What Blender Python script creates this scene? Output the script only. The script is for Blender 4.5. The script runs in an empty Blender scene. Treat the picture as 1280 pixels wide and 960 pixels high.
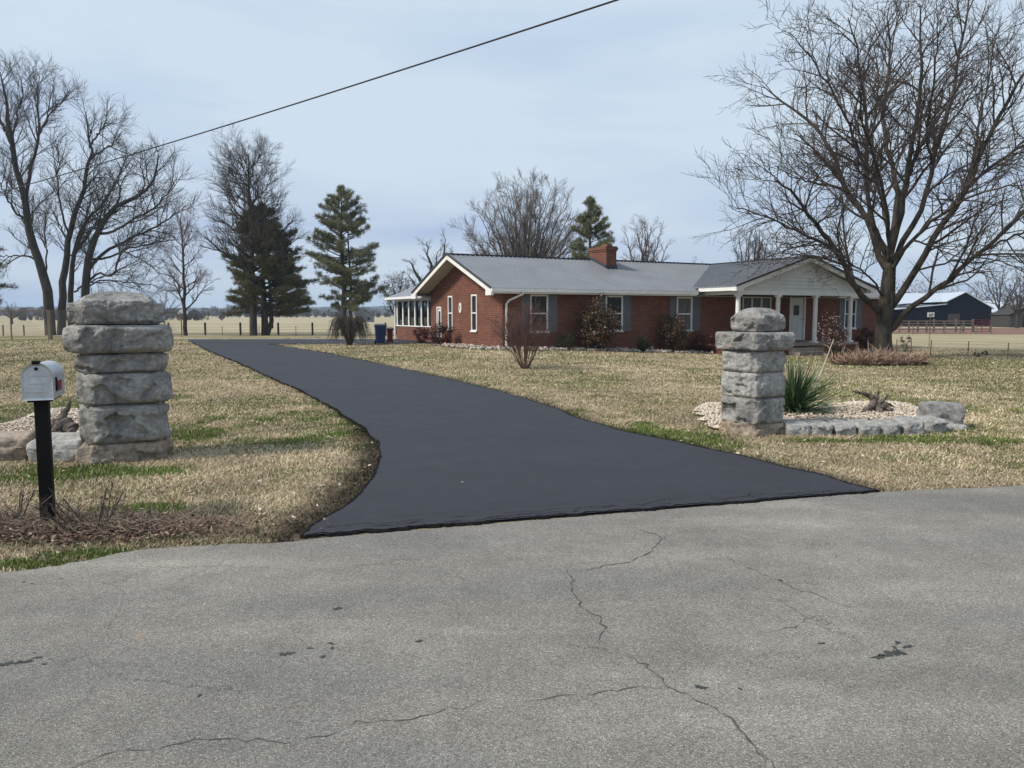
import bpy, math, random
import numpy as np
from mathutils import Vector, Matrix, noise as mnoise

SC = bpy.context.scene
COL = SC.collection
R = math.radians
PITCH = math.atan(87 / 961.0)
CAMZ = 1.6
CP, SP = math.cos(PITCH), math.sin(PITCH)

# ------------------------------------------------------------------ terrain
def sm(t):
    t = np.clip(t, 0, 1)
    return t * t * (3 - 2 * t)

def gz(x, y):
    x = np.asarray(x, float); y = np.asarray(y, float)
    s = sm((y - 9) / 19.0)
    L = sm((x + 1) / 13.0)
    base = .25 * (1 - L) - .18 * L
    f = sm((y - 42) / 30.0)
    return s * (base * (1 - f) - .3 * f)

def ray(px, py):
    a = (px - 640) / 961.0; b = (480 - py) / 961.0
    return np.array([a, CP + b * SP, -SP + b * CP])

def at(px, py, Y):
    d = ray(px, py)
    return np.array([0, 0, CAMZ]) + d * (Y / d[1])

def gp(px, py):
    d = ray(px, py)
    k = CAMZ / max(1e-4, -d[2])
    for _ in range(25):
        z = float(gz(d[0] * k, d[1] * k))
        k = (CAMZ - z) / max(1e-4, -d[2])
    return (d[0] * k, d[1] * k, float(gz(d[0] * k, d[1] * k)))

# value noise, vectorised
def _h(ix, iy, seed):
    n = (ix.astype(np.int64) * 374761393 + iy.astype(np.int64) * 668265263 + seed * 1274126177) & 0x7fffffff
    n = ((n ^ (n >> 13)) * 1103515245) & 0x7fffffff
    n = (n ^ (n >> 16)) & 0xffff
    return n / 65535.0

def vnoise(x, y, seed=0):
    x = np.asarray(x, float); y = np.asarray(y, float)
    ix = np.floor(x); iy = np.floor(y)
    fx = x - ix; fy = y - iy
    fx = fx * fx * (3 - 2 * fx); fy = fy * fy * (3 - 2 * fy)
    a = _h(ix, iy, seed); b = _h(ix + 1, iy, seed)
    c = _h(ix, iy + 1, seed); d = _h(ix + 1, iy + 1, seed)
    return (a * (1 - fx) + b * fx) * (1 - fy) + (c * (1 - fx) + d * fx) * fy

def fbm(x, y, seed=0, o=4):
    v = 0; a = .5; t = 0
    for i in range(o):
        v = v + a * vnoise(x * 2 ** i + 17.3 * i, y * 2 ** i - 9.1 * i, seed + i); t += a; a *= .5
    return v / t

# ------------------------------------------------------------------ objects
def tag(o, label=None, cat=None, group=None, kind=None):
    if label: o['label'] = label
    if cat: o['category'] = cat
    if group: o['group'] = group
    if kind: o['kind'] = kind
    return o

def empty(name, loc=(0, 0, 0), rz=0.0, label=None, cat=None, group=None):
    o = bpy.data.objects.new(name, None); COL.objects.link(o)
    o.empty_display_size = .2
    o.location = loc; o.rotation_euler = (0, 0, rz)
    return tag(o, label, cat, group)

def link(name, me, parent=None):
    o = bpy.data.objects.new(name, me); COL.objects.link(o)
    if parent: o.parent = parent
    return o

def copy_tree(o, parent=None):
    c = o.copy(); COL.objects.link(c)
    if parent: c.parent = parent
    for ch in list(o.children): copy_tree(ch, c)
    return c

def np_mesh(name, V, F, mats, parent=None, smooth=False, midx=None, col=None, uv=None):
    """V (n,3); F list of arrays, each (m,k)"""
    me = bpy.data.meshes.new(name)
    if not isinstance(F, list): F = [F]
    F = [np.asarray(f) for f in F if len(f)]
    V = np.asarray(V, np.float32)
    me.vertices.add(len(V)); me.vertices.foreach_set('co', V.ravel())
    nl = sum(f.size for f in F); nf = sum(len(f) for f in F)
    me.loops.add(nl); me.polygons.add(nf)
    li = np.concatenate([f.ravel() for f in F]).astype(np.int32)
    tot = np.concatenate([np.full(len(f), f.shape[1]) for f in F]).astype(np.int32)
    st = np.concatenate([[0], np.cumsum(tot)[:-1]]).astype(np.int32)
    me.loops.foreach_set('vertex_index', li)
    me.polygons.foreach_set('loop_start', st)
    me.polygons.foreach_set('loop_total', tot)
    if midx is not None: me.polygons.foreach_set('material_index', np.asarray(midx, np.int32))
    me.update(calc_edges=True)
    if smooth: me.polygons.foreach_set('use_smooth', np.ones(nf, bool))
    if col is not None:
        a = me.color_attributes.new('Col', 'FLOAT_COLOR', 'POINT')
        c = np.ones((len(V), 4), np.float32); c[:, :col.shape[1]] = col
        a.data.foreach_set('color', c.ravel())
    if uv is not None:
        l = me.uv_layers.new(name='UVMap'); l.data.foreach_set('uv', np.asarray(uv, np.float32)[li].ravel())
    for m in (mats if isinstance(mats, (list, tuple)) else [mats]): me.materials.append(m)
    return link(name, me, parent)

class MB:
    """collects faces (with metre UVs) and builds ONE mesh object"""
    def __init__(s): s.v = []; s.f = []; s.uv = []; s.m = []; s.sm = []
    def face(s, pts, uv=None, m=0, smooth=False):
        i = len(s.v); s.v += [tuple(map(float, p)) for p in pts]
        s.f.append(tuple(range(i, i + len(pts))))
        if uv is None: uv = [(p[0] + p[1], p[2]) for p in pts]
        s.uv += list(uv); s.m.append(m); s.sm.append(smooth); return s
    def box(s, x0, x1, y0, y1, z0, z1, m=0):
        p = lambda x, y, z: (x, y, z)
        s.face([p(x0, y0, z0), p(x1, y0, z0), p(x1, y0, z1), p(x0, y0, z1)], [(x0, z0), (x1, z0), (x1, z1), (x0, z1)], m)
        s.face([p(x1, y1, z0), p(x0, y1, z0), p(x0, y1, z1), p(x1, y1, z1)], [(x1, z0), (x0, z0), (x0, z1), (x1, z1)], m)
        s.face([p(x0, y1, z0), p(x0, y0, z0), p(x0, y0, z1), p(x0, y1, z1)], [(y1, z0), (y0, z0), (y0, z1), (y1, z1)], m)
        s.face([p(x1, y0, z0), p(x1, y1, z0), p(x1, y1, z1), p(x1, y0, z1)], [(y0, z0), (y1, z0), (y1, z1), (y0, z1)], m)
        s.face([p(x0, y0, z1), p(x1, y0, z1), p(x1, y1, z1), p(x0, y1, z1)], [(x0, y0), (x1, y0), (x1, y1), (x0, y1)], m)
        s.face([p(x0, y1, z0), p(x1, y1, z0), p(x1, y0, z0), p(x0, y0, z0)], [(x0, y1), (x1, y1), (x1, y0), (x0, y0)], m)
        return s
    def bar(s, a, b, w, h, m=0, up=(0, 0, 1)):
        a = Vector(a); b = Vector(b); d = (b - a).normalized(); u = Vector(up)
        r = d.cross(u); r = r.normalized() if r.length > 1e-5 else Vector((1, 0, 0))
        u = r.cross(d).normalized()
        q = [(-w / 2, -h / 2), (w / 2, -h / 2), (w / 2, h / 2), (-w / 2, h / 2)]
        A = [a + r * i + u * j for i, j in q]; B = [b + r * i + u * j for i, j in q]
        s.face(A[::-1], m=m); s.face(B, m=m)
        L = (b - a).length
        for k in range(4):
            n = (k + 1) % 4; ww = w if k % 2 == 0 else h
            s.face([A[k], A[n], B[n], B[k]], [(0, 0), (0, ww), (L, ww), (L, 0)], m)
        return s
    def tube(s, pts, radii, n=8, m=0, cap=True, smooth=True):
        pts = [Vector(p) for p in pts]
        if not hasattr(radii, '__len__'): radii = [radii] * len(pts)
        d0 = (pts[-1] - pts[0]).normalized()
        ref = Vector((0, 0, 1)) if abs(d0.z) < .9 else Vector((1, 0, 0))
        rings = []
        for i, p in enumerate(pts):
            t = (pts[min(i + 1, len(pts) - 1)] - pts[max(i - 1, 0)]).normalized()
            a = t.cross(ref).normalized(); b = t.cross(a).normalized()
            rings.append([p + (a * math.cos(2 * math.pi * k / n) + b * math.sin(2 * math.pi * k / n)) * radii[i] for k in range(n)])
        for i in range(len(pts) - 1):
            for k in range(n):
                l = (k + 1) % n
                s.face([rings[i][k], rings[i + 1][k], rings[i + 1][l], rings[i][l]], m=m, smooth=smooth)
        if cap: s.face(rings[0], m=m); s.face(rings[-1][::-1], m=m)
        return s
    def build(s, name, mats, parent=None, bevel=0.0):
        me = bpy.data.meshes.new(name)
        me.from_pydata(s.v, [], s.f); me.update()
        l = me.uv_layers.new(name='UVMap')
        l.data.foreach_set('uv', np.array(s.uv, np.float32).ravel())
        me.polygons.foreach_set('material_index', s.m)
        me.polygons.foreach_set('use_smooth', s.sm)
        for mm in (mats if isinstance(mats, (list, tuple)) else [mats]): me.materials.append(mm)
        o = link(name, me, parent)
        if bevel:
            import bmesh
            bm = bmesh.new(); bm.from_mesh(me)
            bmesh.ops.remove_doubles(bm, verts=bm.verts, dist=1e-5)
            bmesh.ops.bevel(bm, geom=list(bm.edges), offset=bevel, segments=2, affect='EDGES', profile=.6)
            bm.to_mesh(me); bm.free()
        return o

# ------------------------------------------------------------------ materials
class NT:
    def __init__(s, name):
        s.mat = bpy.data.materials.new(name); s.mat.use_nodes = True
        s.t = s.mat.node_tree; s.n = s.t.nodes; s.l = s.t.links
        s.b = s.n['Principled BSDF']; s.out = s.n['Material Output']
    def new(s, typ, **kw):
        n = s.n.new(typ)
        for k, v in kw.items():
            if k.startswith('i_'):
                key = k[2:]; key = int(key) if key.isdigit() else key.replace('_', ' ')
                n.inputs[key].default_value = v
            else: setattr(n, k, v)
        return n
    def link(s, a, b): s.l.new(a, b); return s
    def coord(s, kind='Object'): return s.new('ShaderNodeTexCoord').outputs[kind]
    def noise(s, vec, scale, detail=4, rough=.55, dist=0.0, out='Fac'):
        n = s.new('ShaderNodeTexNoise'); n.inputs['Scale'].default_value = scale
        n.inputs['Detail'].default_value = detail; n.inputs['Roughness'].default_value = rough
        n.inputs['Distortion'].default_value = dist
        if vec is not None: s.link(vec, n.inputs['Vector'])
        return n.outputs[out]
    def ramp(s, fac, stops):
        r = s.new('ShaderNodeValToRGB'); e = r.color_ramp.elements
        while len(e) < len(stops): e.new(.5)
        for i, (p, c) in enumerate(stops):
            e[i].position = p; e[i].color = (c[0], c[1], c[2], 1) if hasattr(c, '__len__') else (c, c, c, 1)
        s.link(fac, r.inputs[0]); return r.outputs[0]
    def mix(s, a, b, fac, mode='MIX'):
        m = s.new('ShaderNodeMix', data_type='RGBA', blend_type=mode)
        for k, v in ((0, fac), (6, a), (7, b)):
            if hasattr(v, 'is_linked') or isinstance(v, bpy.types.NodeSocket): s.link(v, m.inputs[k])
            elif k == 0: m.inputs[0].default_value = v
            else: m.inputs[k].default_value = (v[0], v[1], v[2], 1)
        return m.outputs[2]
    def math(s, op, a, b=None, clamp=False):
        m = s.new('ShaderNodeMath', operation=op, use_clamp=clamp)
        for k, v in ((0, a), (1, b)):
            if v is None: continue
            if isinstance(v, bpy.types.NodeSocket): s.link(v, m.inputs[k])
            else: m.inputs[k].default_value = v
        return m.outputs[0]
    def col(s, c):
        if isinstance(c, bpy.types.NodeSocket): s.link(c, s.b.inputs['Base Color'])
        else: s.b.inputs['Base Color'].default_value = (c[0], c[1], c[2], 1)
    def bump(s, h, strength=.3, dist=.02):
        b = s.new('ShaderNodeBump'); b.inputs['Strength'].default_value = strength
        b.inputs['Distance'].default_value = dist
        s.link(h, b.inputs['Height']); s.link(b.outputs[0], s.b.inputs['Normal'])
    def rough(s, r, spec=None, metal=None):
        if isinstance(r, bpy.types.NodeSocket): s.link(r, s.b.inputs['Roughness'])
        else: s.b.inputs['Roughness'].default_value = r
        if spec is not None: s.b.inputs['Specular IOR Level'].default_value = spec
        if metal is not None: s.b.inputs['Metallic'].default_value = metal

def basic(name, c1, c2=None, scale=8, rough=.8, bump=0, bscale=None, spec=.3, metal=0, stretch=None, bdist=.02):
    t = NT(name); v = t.coord()
    if stretch:
        mp = t.new('ShaderNodeMapping'); mp.inputs['Scale'].default_value = stretch
        t.link(v, mp.inputs[0]); v = mp.outputs[0]
    if c2 is None: c2 = tuple(k * .75 for k in c1)
    n = t.noise(v, scale, 5, .6)
    t.col(t.ramp(n, [(.3, c2), (.7, c1)]))
    if bump: t.bump(t.noise(v, bscale or scale * 3, 4, .6), bump, bdist)
    t.rough(rough, spec, metal); return t.mat

def leafmat(name, cols, rough=.6, spec=.2):
    """colour differs leaf by leaf (random per mesh island)"""
    t = NT(name)
    g = t.new('ShaderNodeNewGeometry')
    st = [(i / max(1, len(cols) - 1), c) for i, c in enumerate(cols)]
    t.col(t.ramp(g.outputs['Random Per Island'], st)); t.rough(rough, spec)
    return t.mat

M = {}
def mats():
    # brick, metre UVs
    def brick(name, a, b, mortar, off=(0, 0)):
        t = NT(name); uv = t.coord('UV')
        br = t.new('ShaderNodeTexBrick'); br.offset = .5
        br.inputs['Scale'].default_value = 1; br.inputs['Brick Width'].default_value = .205
        br.inputs['Row Height'].default_value = .076; br.inputs['Mortar Size'].default_value = .009
        br.inputs['Mortar Smooth'].default_value = .2; br.inputs['Bias'].default_value = -.1
        br.inputs['Color1'].default_value = (*a, 1); br.inputs['Color2'].default_value = (*b, 1)
        br.inputs['Mortar'].default_value = (*mortar, 1)
        t.link(uv, br.inputs['Vector'])
        n = t.noise(uv, 1.1, 5, .65); n2 = t.noise(uv, 9, 3, .6)
        c = t.mix(br.outputs['Color'], (.10, .045, .03), t.ramp(n, [(.40, 0.0), (.72, .65)]))
        c = t.mix(c, t.mix(c, (1.5, 1.3, 1.2), 1.0, 'MULTIPLY'), t.ramp(n2, [(.4, 0.0), (.7, .5)]))
        t.col(c); t.bump(br.outputs['Fac'], -.5, .01); t.rough(.85, .2); return t.mat
    M['brick'] = brick('red_brick', (.175, .058, .036), (.075, .030, .023), (.185, .125, .10))
    # roof
    t = NT('roof_metal'); v = t.coord()
    n = t.noise(v, .7, 4, .6)
    t.col(t.ramp(n, [(.3, (.205, .215, .235)), (.7, (.25, .26, .28))])); t.rough(t.ramp(t.noise(v, 3, 3), [(.3, .38), (.7, .55)]), .5, .25); M['roof'] = t.mat
    M['trim_dark'] = basic('roof_trim', (.05, .055, .065), rough=.5)
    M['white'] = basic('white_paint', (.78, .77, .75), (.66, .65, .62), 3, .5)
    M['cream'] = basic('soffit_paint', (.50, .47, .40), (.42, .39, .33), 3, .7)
    # siding - lap lines by geometry, plain paint here
    M['siding'] = basic('siding_paint', (.70, .70, .69), (.60, .60, .58), 2, .55)
    M['shutter'] = basic('shutter_paint', (.145, .165, .18), (.115, .13, .145), 6, .65)
    t = NT('window_glass'); t.col(t.ramp(t.noise(t.coord(), 1.4, 3), [(.35, (.012, .013, .015)), (.7, (.035, .033, .03))])); t.rough(.12, .18); M['glass'] = t.mat
    M['curtain'] = basic('curtain_behind_glass', (.17, .17, .17), (.05, .05, .05), 5, .25, stretch=(6, 6, .3), spec=.2)
    t = NT('clear_glass')
    tr = t.new('ShaderNodeBsdfTransparent'); tr.inputs[0].default_value = (.42, .44, .44, 1); gl = t.new('ShaderNodeBsdfGlossy'); gl.inputs['Roughness'].default_value = .03
    mx = t.new('ShaderNodeMixShader'); mx.inputs[0].default_value = .05
    t.link(tr.outputs[0], mx.inputs[1]); t.link(gl.outputs[0], mx.inputs[2]); t.link(mx.outputs[0], t.out.inputs[0]); M['clear'] = t.mat
    M['concrete'] = basic('step_concrete', (.36, .31, .26), (.24, .2, .17), 5, .9, .2)
    M['door'] = basic('door_paint', (.64, .66, .65), (.56, .58, .57), 3, .45)
    M['bark'] = basic('maple_bark', (.125, .108, .085), (.022, .019, .016), 5, .95, 1.0, 16, .1, stretch=(1, 1, .35), bdist=.08)
    M['bark2'] = basic('dark_bark', (.085, .075, .066), (.035, .03, .027), 5, .95, .5, 12, .1, stretch=(1, 1, .3), bdist=.04)
    M['twig'] = basic('twig_bark', (.085, .068, .058), (.05, .041, .036), 3, .9)
    M['twig2'] = basic('dark_twig_bark', (.085, .074, .068), (.05, .044, .042), 3, .9)
    M['twigpale'] = basic('pale_twig_bark', (.17, .145, .125), (.11, .095, .085), 3, .9)
    M['twigred'] = basic('reddish_twig_bark', (.15, .085, .07), (.08, .05, .045), 3, .85)
    M['pine'] = leafmat('pine_needles', [(.09, .105, .055), (.14, .16, .08), (.22, .22, .12), (.11, .125, .08), (.20, .16, .08)])
    M['cedar'] = leafmat('cedar_needles', [(.075, .085, .042), (.12, .12, .058), (.19, .165, .08), (.095, .10, .055)])
    M['brownleaf'] = leafmat('dead_oak_leaves', [(.10, .055, .035), (.16, .09, .055), (.07, .045, .035)])
    M['nandina'] = leafmat('nandina_leaves', [(.035, .05, .018), (.11, .028, .02), (.05, .06, .025), (.08, .04, .025), (.02, .03, .014)], .45, .4)
    M['redshrub'] = leafmat('dark_red_leaves', [(.07, .015, .015), (.035, .012, .012), (.10, .03, .022)], .5, .3)
    M['box'] = leafmat('boxwood_leaves', [(.02, .035, .012), (.035, .055, .018), (.015, .025, .01)], .5, .3)
    M['blossom'] = leafmat('blossom_petals', [(.65, .5, .5), (.5, .28, .28), (.72, .66, .62)])
    M['yucca'] = leafmat('yucca_blades', [(.035, .065, .028), (.06, .105, .04), (.10, .15, .06), (.025, .05, .025)], .5, .35)
    M['deadstem'] = leafmat('dry_stems', [(.30, .20, .15), (.20, .125, .10), (.40, .30, .22), (.10, .065, .05), (.27, .17, .12), (.46, .36, .25), (.18, .11, .08)], .9)
    M['driftwood'] = basic('weathered_driftwood', (.20, .17, .145), (.05, .04, .035), 9, .9, .6, 20, .1, stretch=(1, 1, 1))
    # limestone
    def stone(name, a, b, c, warm, seed):
        t = NT(name); co = t.coord()
        mp = t.new('ShaderNodeMapping'); mp.inputs['Location'].default_value = (seed, seed * 2, 0); t.link(co, mp.inputs[0]); v = mp.outputs[0]
        n1 = t.noise(v, 3.2, 8, .62, .4); n2 = t.noise(v, 22, 5, .65); n3 = t.noise(v, 1.7, 4, .5, .8)
        c1 = t.ramp(n1, [(.28, c), (.48, b), (.72, a)])
        c2 = t.mix(c1, warm, t.ramp(n3, [(.52, 0.0), (.68, .5)]))
        c3 = t.mix(c2, t.ramp(n2, [(.3, .55), (.65, 1.15)]), 1.0, 'MULTIPLY')
        t.col(c3)
        mp2 = t.new('ShaderNodeMapping'); mp2.inputs['Scale'].default_value = (1, 1, 2.6); t.link(v, mp2.inputs[0])
        h = t.math('ADD', t.math('MULTIPLY', t.noise(mp2.outputs[0], 9, 8, .6, 1.2), 1.0), t.math('MULTIPLY', n2, .35))
        t.bump(h, .75, .022); t.rough(.9, .2); return t.mat
    M['stone'] = stone('limestone', (.40, .39, .37), (.25, .245, .232), (.135, .131, .125), (.37, .33, .275), 0)
    M['stone2'] = stone('pale_limestone', (.47, .46, .435), (.32, .315, .30), (.16, .157, .15), (.44, .38, .30), 7)
    M['stonetan'] = stone('tan_stained_limestone', (.42, .36, .29), (.30, .25, .20), (.17, .14, .115), (.40, .27, .17), 3)
    M['gravel'] = leafmat('beige_gravel', [(.72, .63, .50), (.52, .42, .32), (.80, .74, .65), (.30, .22, .16), (.66, .53, .42)], .9)
    M['rubble'] = leafmat('foundation_rocks', [(.42, .37, .31), (.25, .21, .18), (.52, .46, .39), (.15, .12, .10), (.33, .27, .22)], .9)
    M['bedsoil'] = basic('bed_soil', (.30, .23, .165), (.12, .09, .065), 25, .95, .5, 60)
    # mailbox
    t = NT('galvanised_metal'); n = t.noise(t.coord(), 16, 5, .7); n2 = t.noise(t.coord(), 60, 3, .6)
    t.col(t.mix(t.ramp(n, [(.3, (.40, .42, .44)), (.7, (.62, .64, .65))]), (.3, .29, .27), t.ramp(n2, [(.62, 0.0), (.75, .5)])))
    t.rough(t.ramp(n, [(.3, .35), (.7, .55)]), .5, .55); M['galv'] = t.mat
    M['black'] = basic('black_paint', (.008, .008, .009), (.016, .014, .013), 12, .75, .15, 40, spec=.1)
    M['red'] = basic('red_plastic', (.33, .03, .03), (.22, .02, .02), 8, .5)
    M['redgate'] = basic('faded_red_gate_paint', (.15, .025, .03), (.09, .02, .02), 6, .6)
    M['blue'] = basic('blue_plastic', (.02, .04, .12), (.015, .025, .08), 4, .5)
    M['wood'] = basic('weathered_post', (.21, .17, .13), (.10, .08, .06), 8, .9, .4, 20, stretch=(1, 1, .2))
    M['rust'] = basic('rusty_steel', (.22, .12, .08), (.12, .075, .055), 10, .8)
    M['wire'] = basic('fence_wire', (.22, .21, .2), rough=.6, metal=.4)
    M['cable'] = basic('cable_rubber', (.018, .02, .025), rough=.6)
    M['barn'] = basic('black_barn_boards', (.010, .012, .020), (.005, .006, .010), 4, .9, spec=.05, stretch=(3, 3, .2))
    M['barnroof'] = basic('pale_tin_roof', (.62, .66, .72), (.50, .54, .60), 1.5, .4, metal=.3)
    M['shed'] = basic('weathered_shed_boards', (.06, .055, .05), (.03, .028, .026), 3, .9, stretch=(3, 3, .2))
    M['dirt'] = basic('red_dirt', (.24, .13, .09), (.15, .08, .055), .8, .95, .3, 6)
    M['rail'] = basic('railing_paint', (.2, .19, .18), rough=.5)
mats()
# ================================================================== GROUND
def resample(P, n):
    P = np.array(P, float)
    # smooth (Catmull-Rom)
    Q = []
    for i in range(len(P) - 1):
        p0 = P[max(i - 1, 0)]; p1 = P[i]; p2 = P[i + 1]; p3 = P[min(i + 2, len(P) - 1)]
        for t in np.linspace(0, 1, 16, endpoint=False):
            Q.append(.5 * (2 * p1 + (p2 - p0) * t + (2 * p0 - 5 * p1 + 4 * p2 - p3) * t * t + (3 * p1 - 3 * p2 + p3 - p0) * t ** 3))
    Q.append(P[-1]); Q = np.array(Q)
    s = np.concatenate([[0], np.cumsum(np.linalg.norm(np.diff(Q, axis=0), axis=1))])
    u = np.linspace(0, s[-1], n)
    return np.stack([np.interp(u, s, Q[:, k]) for k in range(Q.shape[1])], 1)

def pip(x, y, poly):
    inside = np.zeros(x.shape, bool); n = len(poly); j = n - 1
    for i in range(n):
        xi, yi = poly[i]; xj, yj = poly[j]
        c = ((yi > y) != (yj > y)) & (x < (xj - xi) * (y - yi) / (yj - yi + 1e-12) + xi)
        inside ^= c; j = i
    return inside

def polydist(x, y, line):
    d = np.full(x.shape, 1e9)
    for (ax, ay), (bx, by) in zip(line[:-1], line[1:]):
        vx, vy = bx - ax, by - ay; L = vx * vx + vy * vy + 1e-12
        t = np.clip(((x - ax) * vx + (y - ay) * vy) / L, 0, 1)
        d = np.minimum(d, np.hypot(x - ax - t * vx, y - ay - t * vy))
    return d

Lpx = [(376, 673), (400, 655), (432, 632), (456, 612), (470, 591), (474, 572), (466, 549), (442, 528), (402, 503), (352, 479), (300, 455), (264, 440), (238, 427)]
Rpx = [(1100, 615.5), (1040, 600), (960, 580), (860, 557), (800, 545), (745, 531), (700, 514), (655, 499), (600, 484), (540, 470), (480, 457), (430, 446.5), (380, 437.5), (332, 430)]
LW = resample([gp(*p)[:2] for p in Lpx], 90)
RW = resample([gp(*p)[:2] for p in Rpx], 90)
rngE = np.random.default_rng(5)
def jag(W, amp, seed):
    t = np.arange(len(W)) * .9
    d = np.gradient(W, axis=0); d /= np.linalg.norm(d, axis=1)[:, None]
    nrm = np.stack([-d[:, 1], d[:, 0]], 1)
    return W + nrm * ((fbm(t, t * 0 + seed, seed, 3) - .5) * amp)[:, None]
LWj = jag(LW, .10, 3); RWj = jag(RW, .12, 8)
# road edge: a gently waving line
roadpx = [(-260, 753), (-120, 733), (0, 717), (45, 712), (100, 703), (150, 692), (200, 686), (262, 682), (345, 679), (372, 676)]
roadpx2 = [(1100, 615.5), (1160, 612.5), (1220, 610.5), (1280, 608), (1400, 602.5), (1560, 596), (1800, 587)]
RE1 = resample([gp(*p)[:2] for p in roadpx], 70)
RE2 = resample([gp(*p)[:2] for p in roadpx2], 60)
midE = np.array([RE1[-1] + (RE2[0] - RE1[-1]) * t for t in np.linspace(0, 1, 30)[1:-1]])
# straight extensions far out of the frame
dL = RE1[0] - RE1[8]; dL /= np.linalg.norm(dL); dR = RE2[-1] - RE2[-9]; dR /= np.linalg.norm(dR)
RJ1 = jag(RE1, .07, 21); RJ2 = jag(RE2, .07, 27)
EDGE = np.concatenate([[RE1[0] + dL * 120], [RE1[0] + dL * 30], RJ1, midE, RJ2, [RE2[-1] + dR * 40], [RE2[-1] + dR * 160]])
rd = (RE2[-1] - RE1[0]); rd /= np.linalg.norm(rd); rn = np.array([rd[1], -rd[0]])   # towards the viewer's side
if rn[1] > 0: rn = -rn
NEAR = EDGE + rn * 8.5
ROADPOLY = np.concatenate([EDGE, NEAR[::-1]])
DRIVEPOLY = np.concatenate([LWj, RWj[::-1]])
# apron branch behind the lawn
A0 = np.array(gp(236, 424.6)[:2]); A1 = np.array(gp(480, 424.4)[:2]); B0 = np.array(gp(300, 431.0)[:2]); B1 = np.array(gp(482, 430)[:2])
e = A1 - A0; e /= np.linalg.norm(e)
BRANCH = np.array([np.array(gp(234, 427.5)[:2]), A0, A1 + e * 9, B1 + e * 7, np.array(gp(420, 430)[:2]), np.array(gp(360, 430.4)[:2]), B0])
HP0 = np.array([-.37, 30.0]); HU = np.array([.883, .469]); HU /= np.linalg.norm(HU); HV = np.array([-HU[1], HU[0]]); HA = math.atan2(HU[1], HU[0])
def HW(t, s, z=0.0):
    p = HP0 + HU * t + HV * s; return (p[0], p[1], z)

# gravel beds
GR = [gp(*p)[:2] for p in [(872, 518), (878, 508), (905, 505), (985, 512), (1045, 506), (1110, 504), (1150, 513), (1160, 528), (1120, 534), (985, 536), (905, 540), (884, 532)]]
GL = [gp(*p)[:2] for p in [(-190, 540), (-60, 517), (0, 532), (40, 520), (75, 512), (104, 518), (112, 560), (60, 566), (0, 566), (-190, 578)]]
FB = [HW(t, s)[:2] for t, s in [(-.6, 4.5), (-1.15, 4.2), (-1.3, 2.0), (-1.1, -.5), (.3, -1.5), (3, -1.25), (6, -1.4), (9.6, -1.3), (9.6, .0), (0, 0.0), (0, 4.5)]]
RIB = [HW(t, s)[:2] for t, s in [(17.2, -1.2), (22, -1.2), (22, 0), (17.2, 0)]]

def ragged(P, amp, seed):
    P = resample(list(P) + [P[0]], 140)[:-1]; c = P.mean(0); t = np.arange(len(P)) * .35
    return P + (P - c) / (np.linalg.norm(P - c, axis=1)[:, None]) * ((fbm(t, t * 0, seed, 4) - .5) * amp)[:, None]
GR = ragged(GR, .35, 91); GL = ragged(GL, .3, 92)
blobs = []
def blob(px, py, rx, ry, v):
    x, y, _ = gp(px, py); blobs.append((x, y, rx, ry, v))
for b in [(240, 545, .45, .7, .9), (95, 592, .8, .45, 1.0), (190, 590, .5, .3, .8), (20, 600, .6, .3, .7), (175, 637, .4, .16, 1.0), (215, 672, .3, .2, .7), (120, 694, .6, .12, .9), (10, 706, .5, .1, .9), (240, 690, .3, .1, .6),
          (1060, 552, .8, .18, .9), (1150, 548, .6, .2, .9), (1020, 550, .4, .1, .8), (1190, 540, .3, .2, .7), (1180, 455, 7, 3.5, .8), (1290, 470, 4, 3, .5), (1040, 450, 3.5, 1.6, .8), (960, 575, .5, .4, .4), (1140, 575, .5, .3, .45),
          (300, 505, .8, 1.2, .6), (320, 560, .5, .5, .3), (100, 445, 12, 3, .35), (250, 425, 16, 1.8, .8), (400, 423, 9, 1, .6), (700, 470, 3, 2, .25), (640, 500, .8, 2, .35)]:
    blob(*b)

def greenness(x, y):
    f = fbm(x * .55, y * .42, 11, 4) ; f2 = fbm(x * 2.6 + 40, y * 2.6, 23, 3)
    g = np.clip((f * .7 + f2 * .38 - .52) * 4.2 + .34, 0, 1)
    far = sm((y - 11) / 8); g = g * (1 - .45 * far) + .16 * far
    right = sm((x - 1.0) / 6); g = g * (1 - .25 * (1 - right) * sm((12 - y) / 6))
    near = sm((11 - y) / 5); g = g * (1 - .55 * near)
    for bx, by, rx, ry, v in blobs:
        dx = (x - bx) / rx; dy = (y - by) / ry
        k = np.clip(1.35 - np.hypot(dx, dy) + (fbm(x * 3, y * 3, 5, 3) - .5) * 1.3, 0, 1)
        g = np.maximum(g, np.clip(k * 1.6, 0, 1) * v)
    return np.clip(g, 0, 1)

def tarness(x, y):
    dl = polydist(x, y, LWj[::2]); dr = polydist(x, y, RWj[::2])
    n = fbm(x * 4, y * 4, 31, 3)
    w = .30 * sm((12 - y) / 4) + .08
    a = np.clip(1.35 - dl / (w * (.35 + 1.3 * n)), 0, 1); b = np.clip(1.2 - dr / (.10 + .25 * n), 0, 1)
    c = np.clip(1.2 - np.hypot((x - gp(352, 668)[0]) / .42, (y - gp(352, 668)[1]) / .34) + (n - .5), 0, 1)
    return np.clip(np.maximum(np.maximum(a, b * .8), c), 0, 1)

def litter(x, y):
    cx, cy, _ = gp(70, 662)
    d = np.hypot((x - cx) / 1.25, (y - cy) / .42)
    return np.clip(1.4 - d + (fbm(x * 3, y * 3, 77, 3) - .5) * 1.2, 0, 1)

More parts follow.
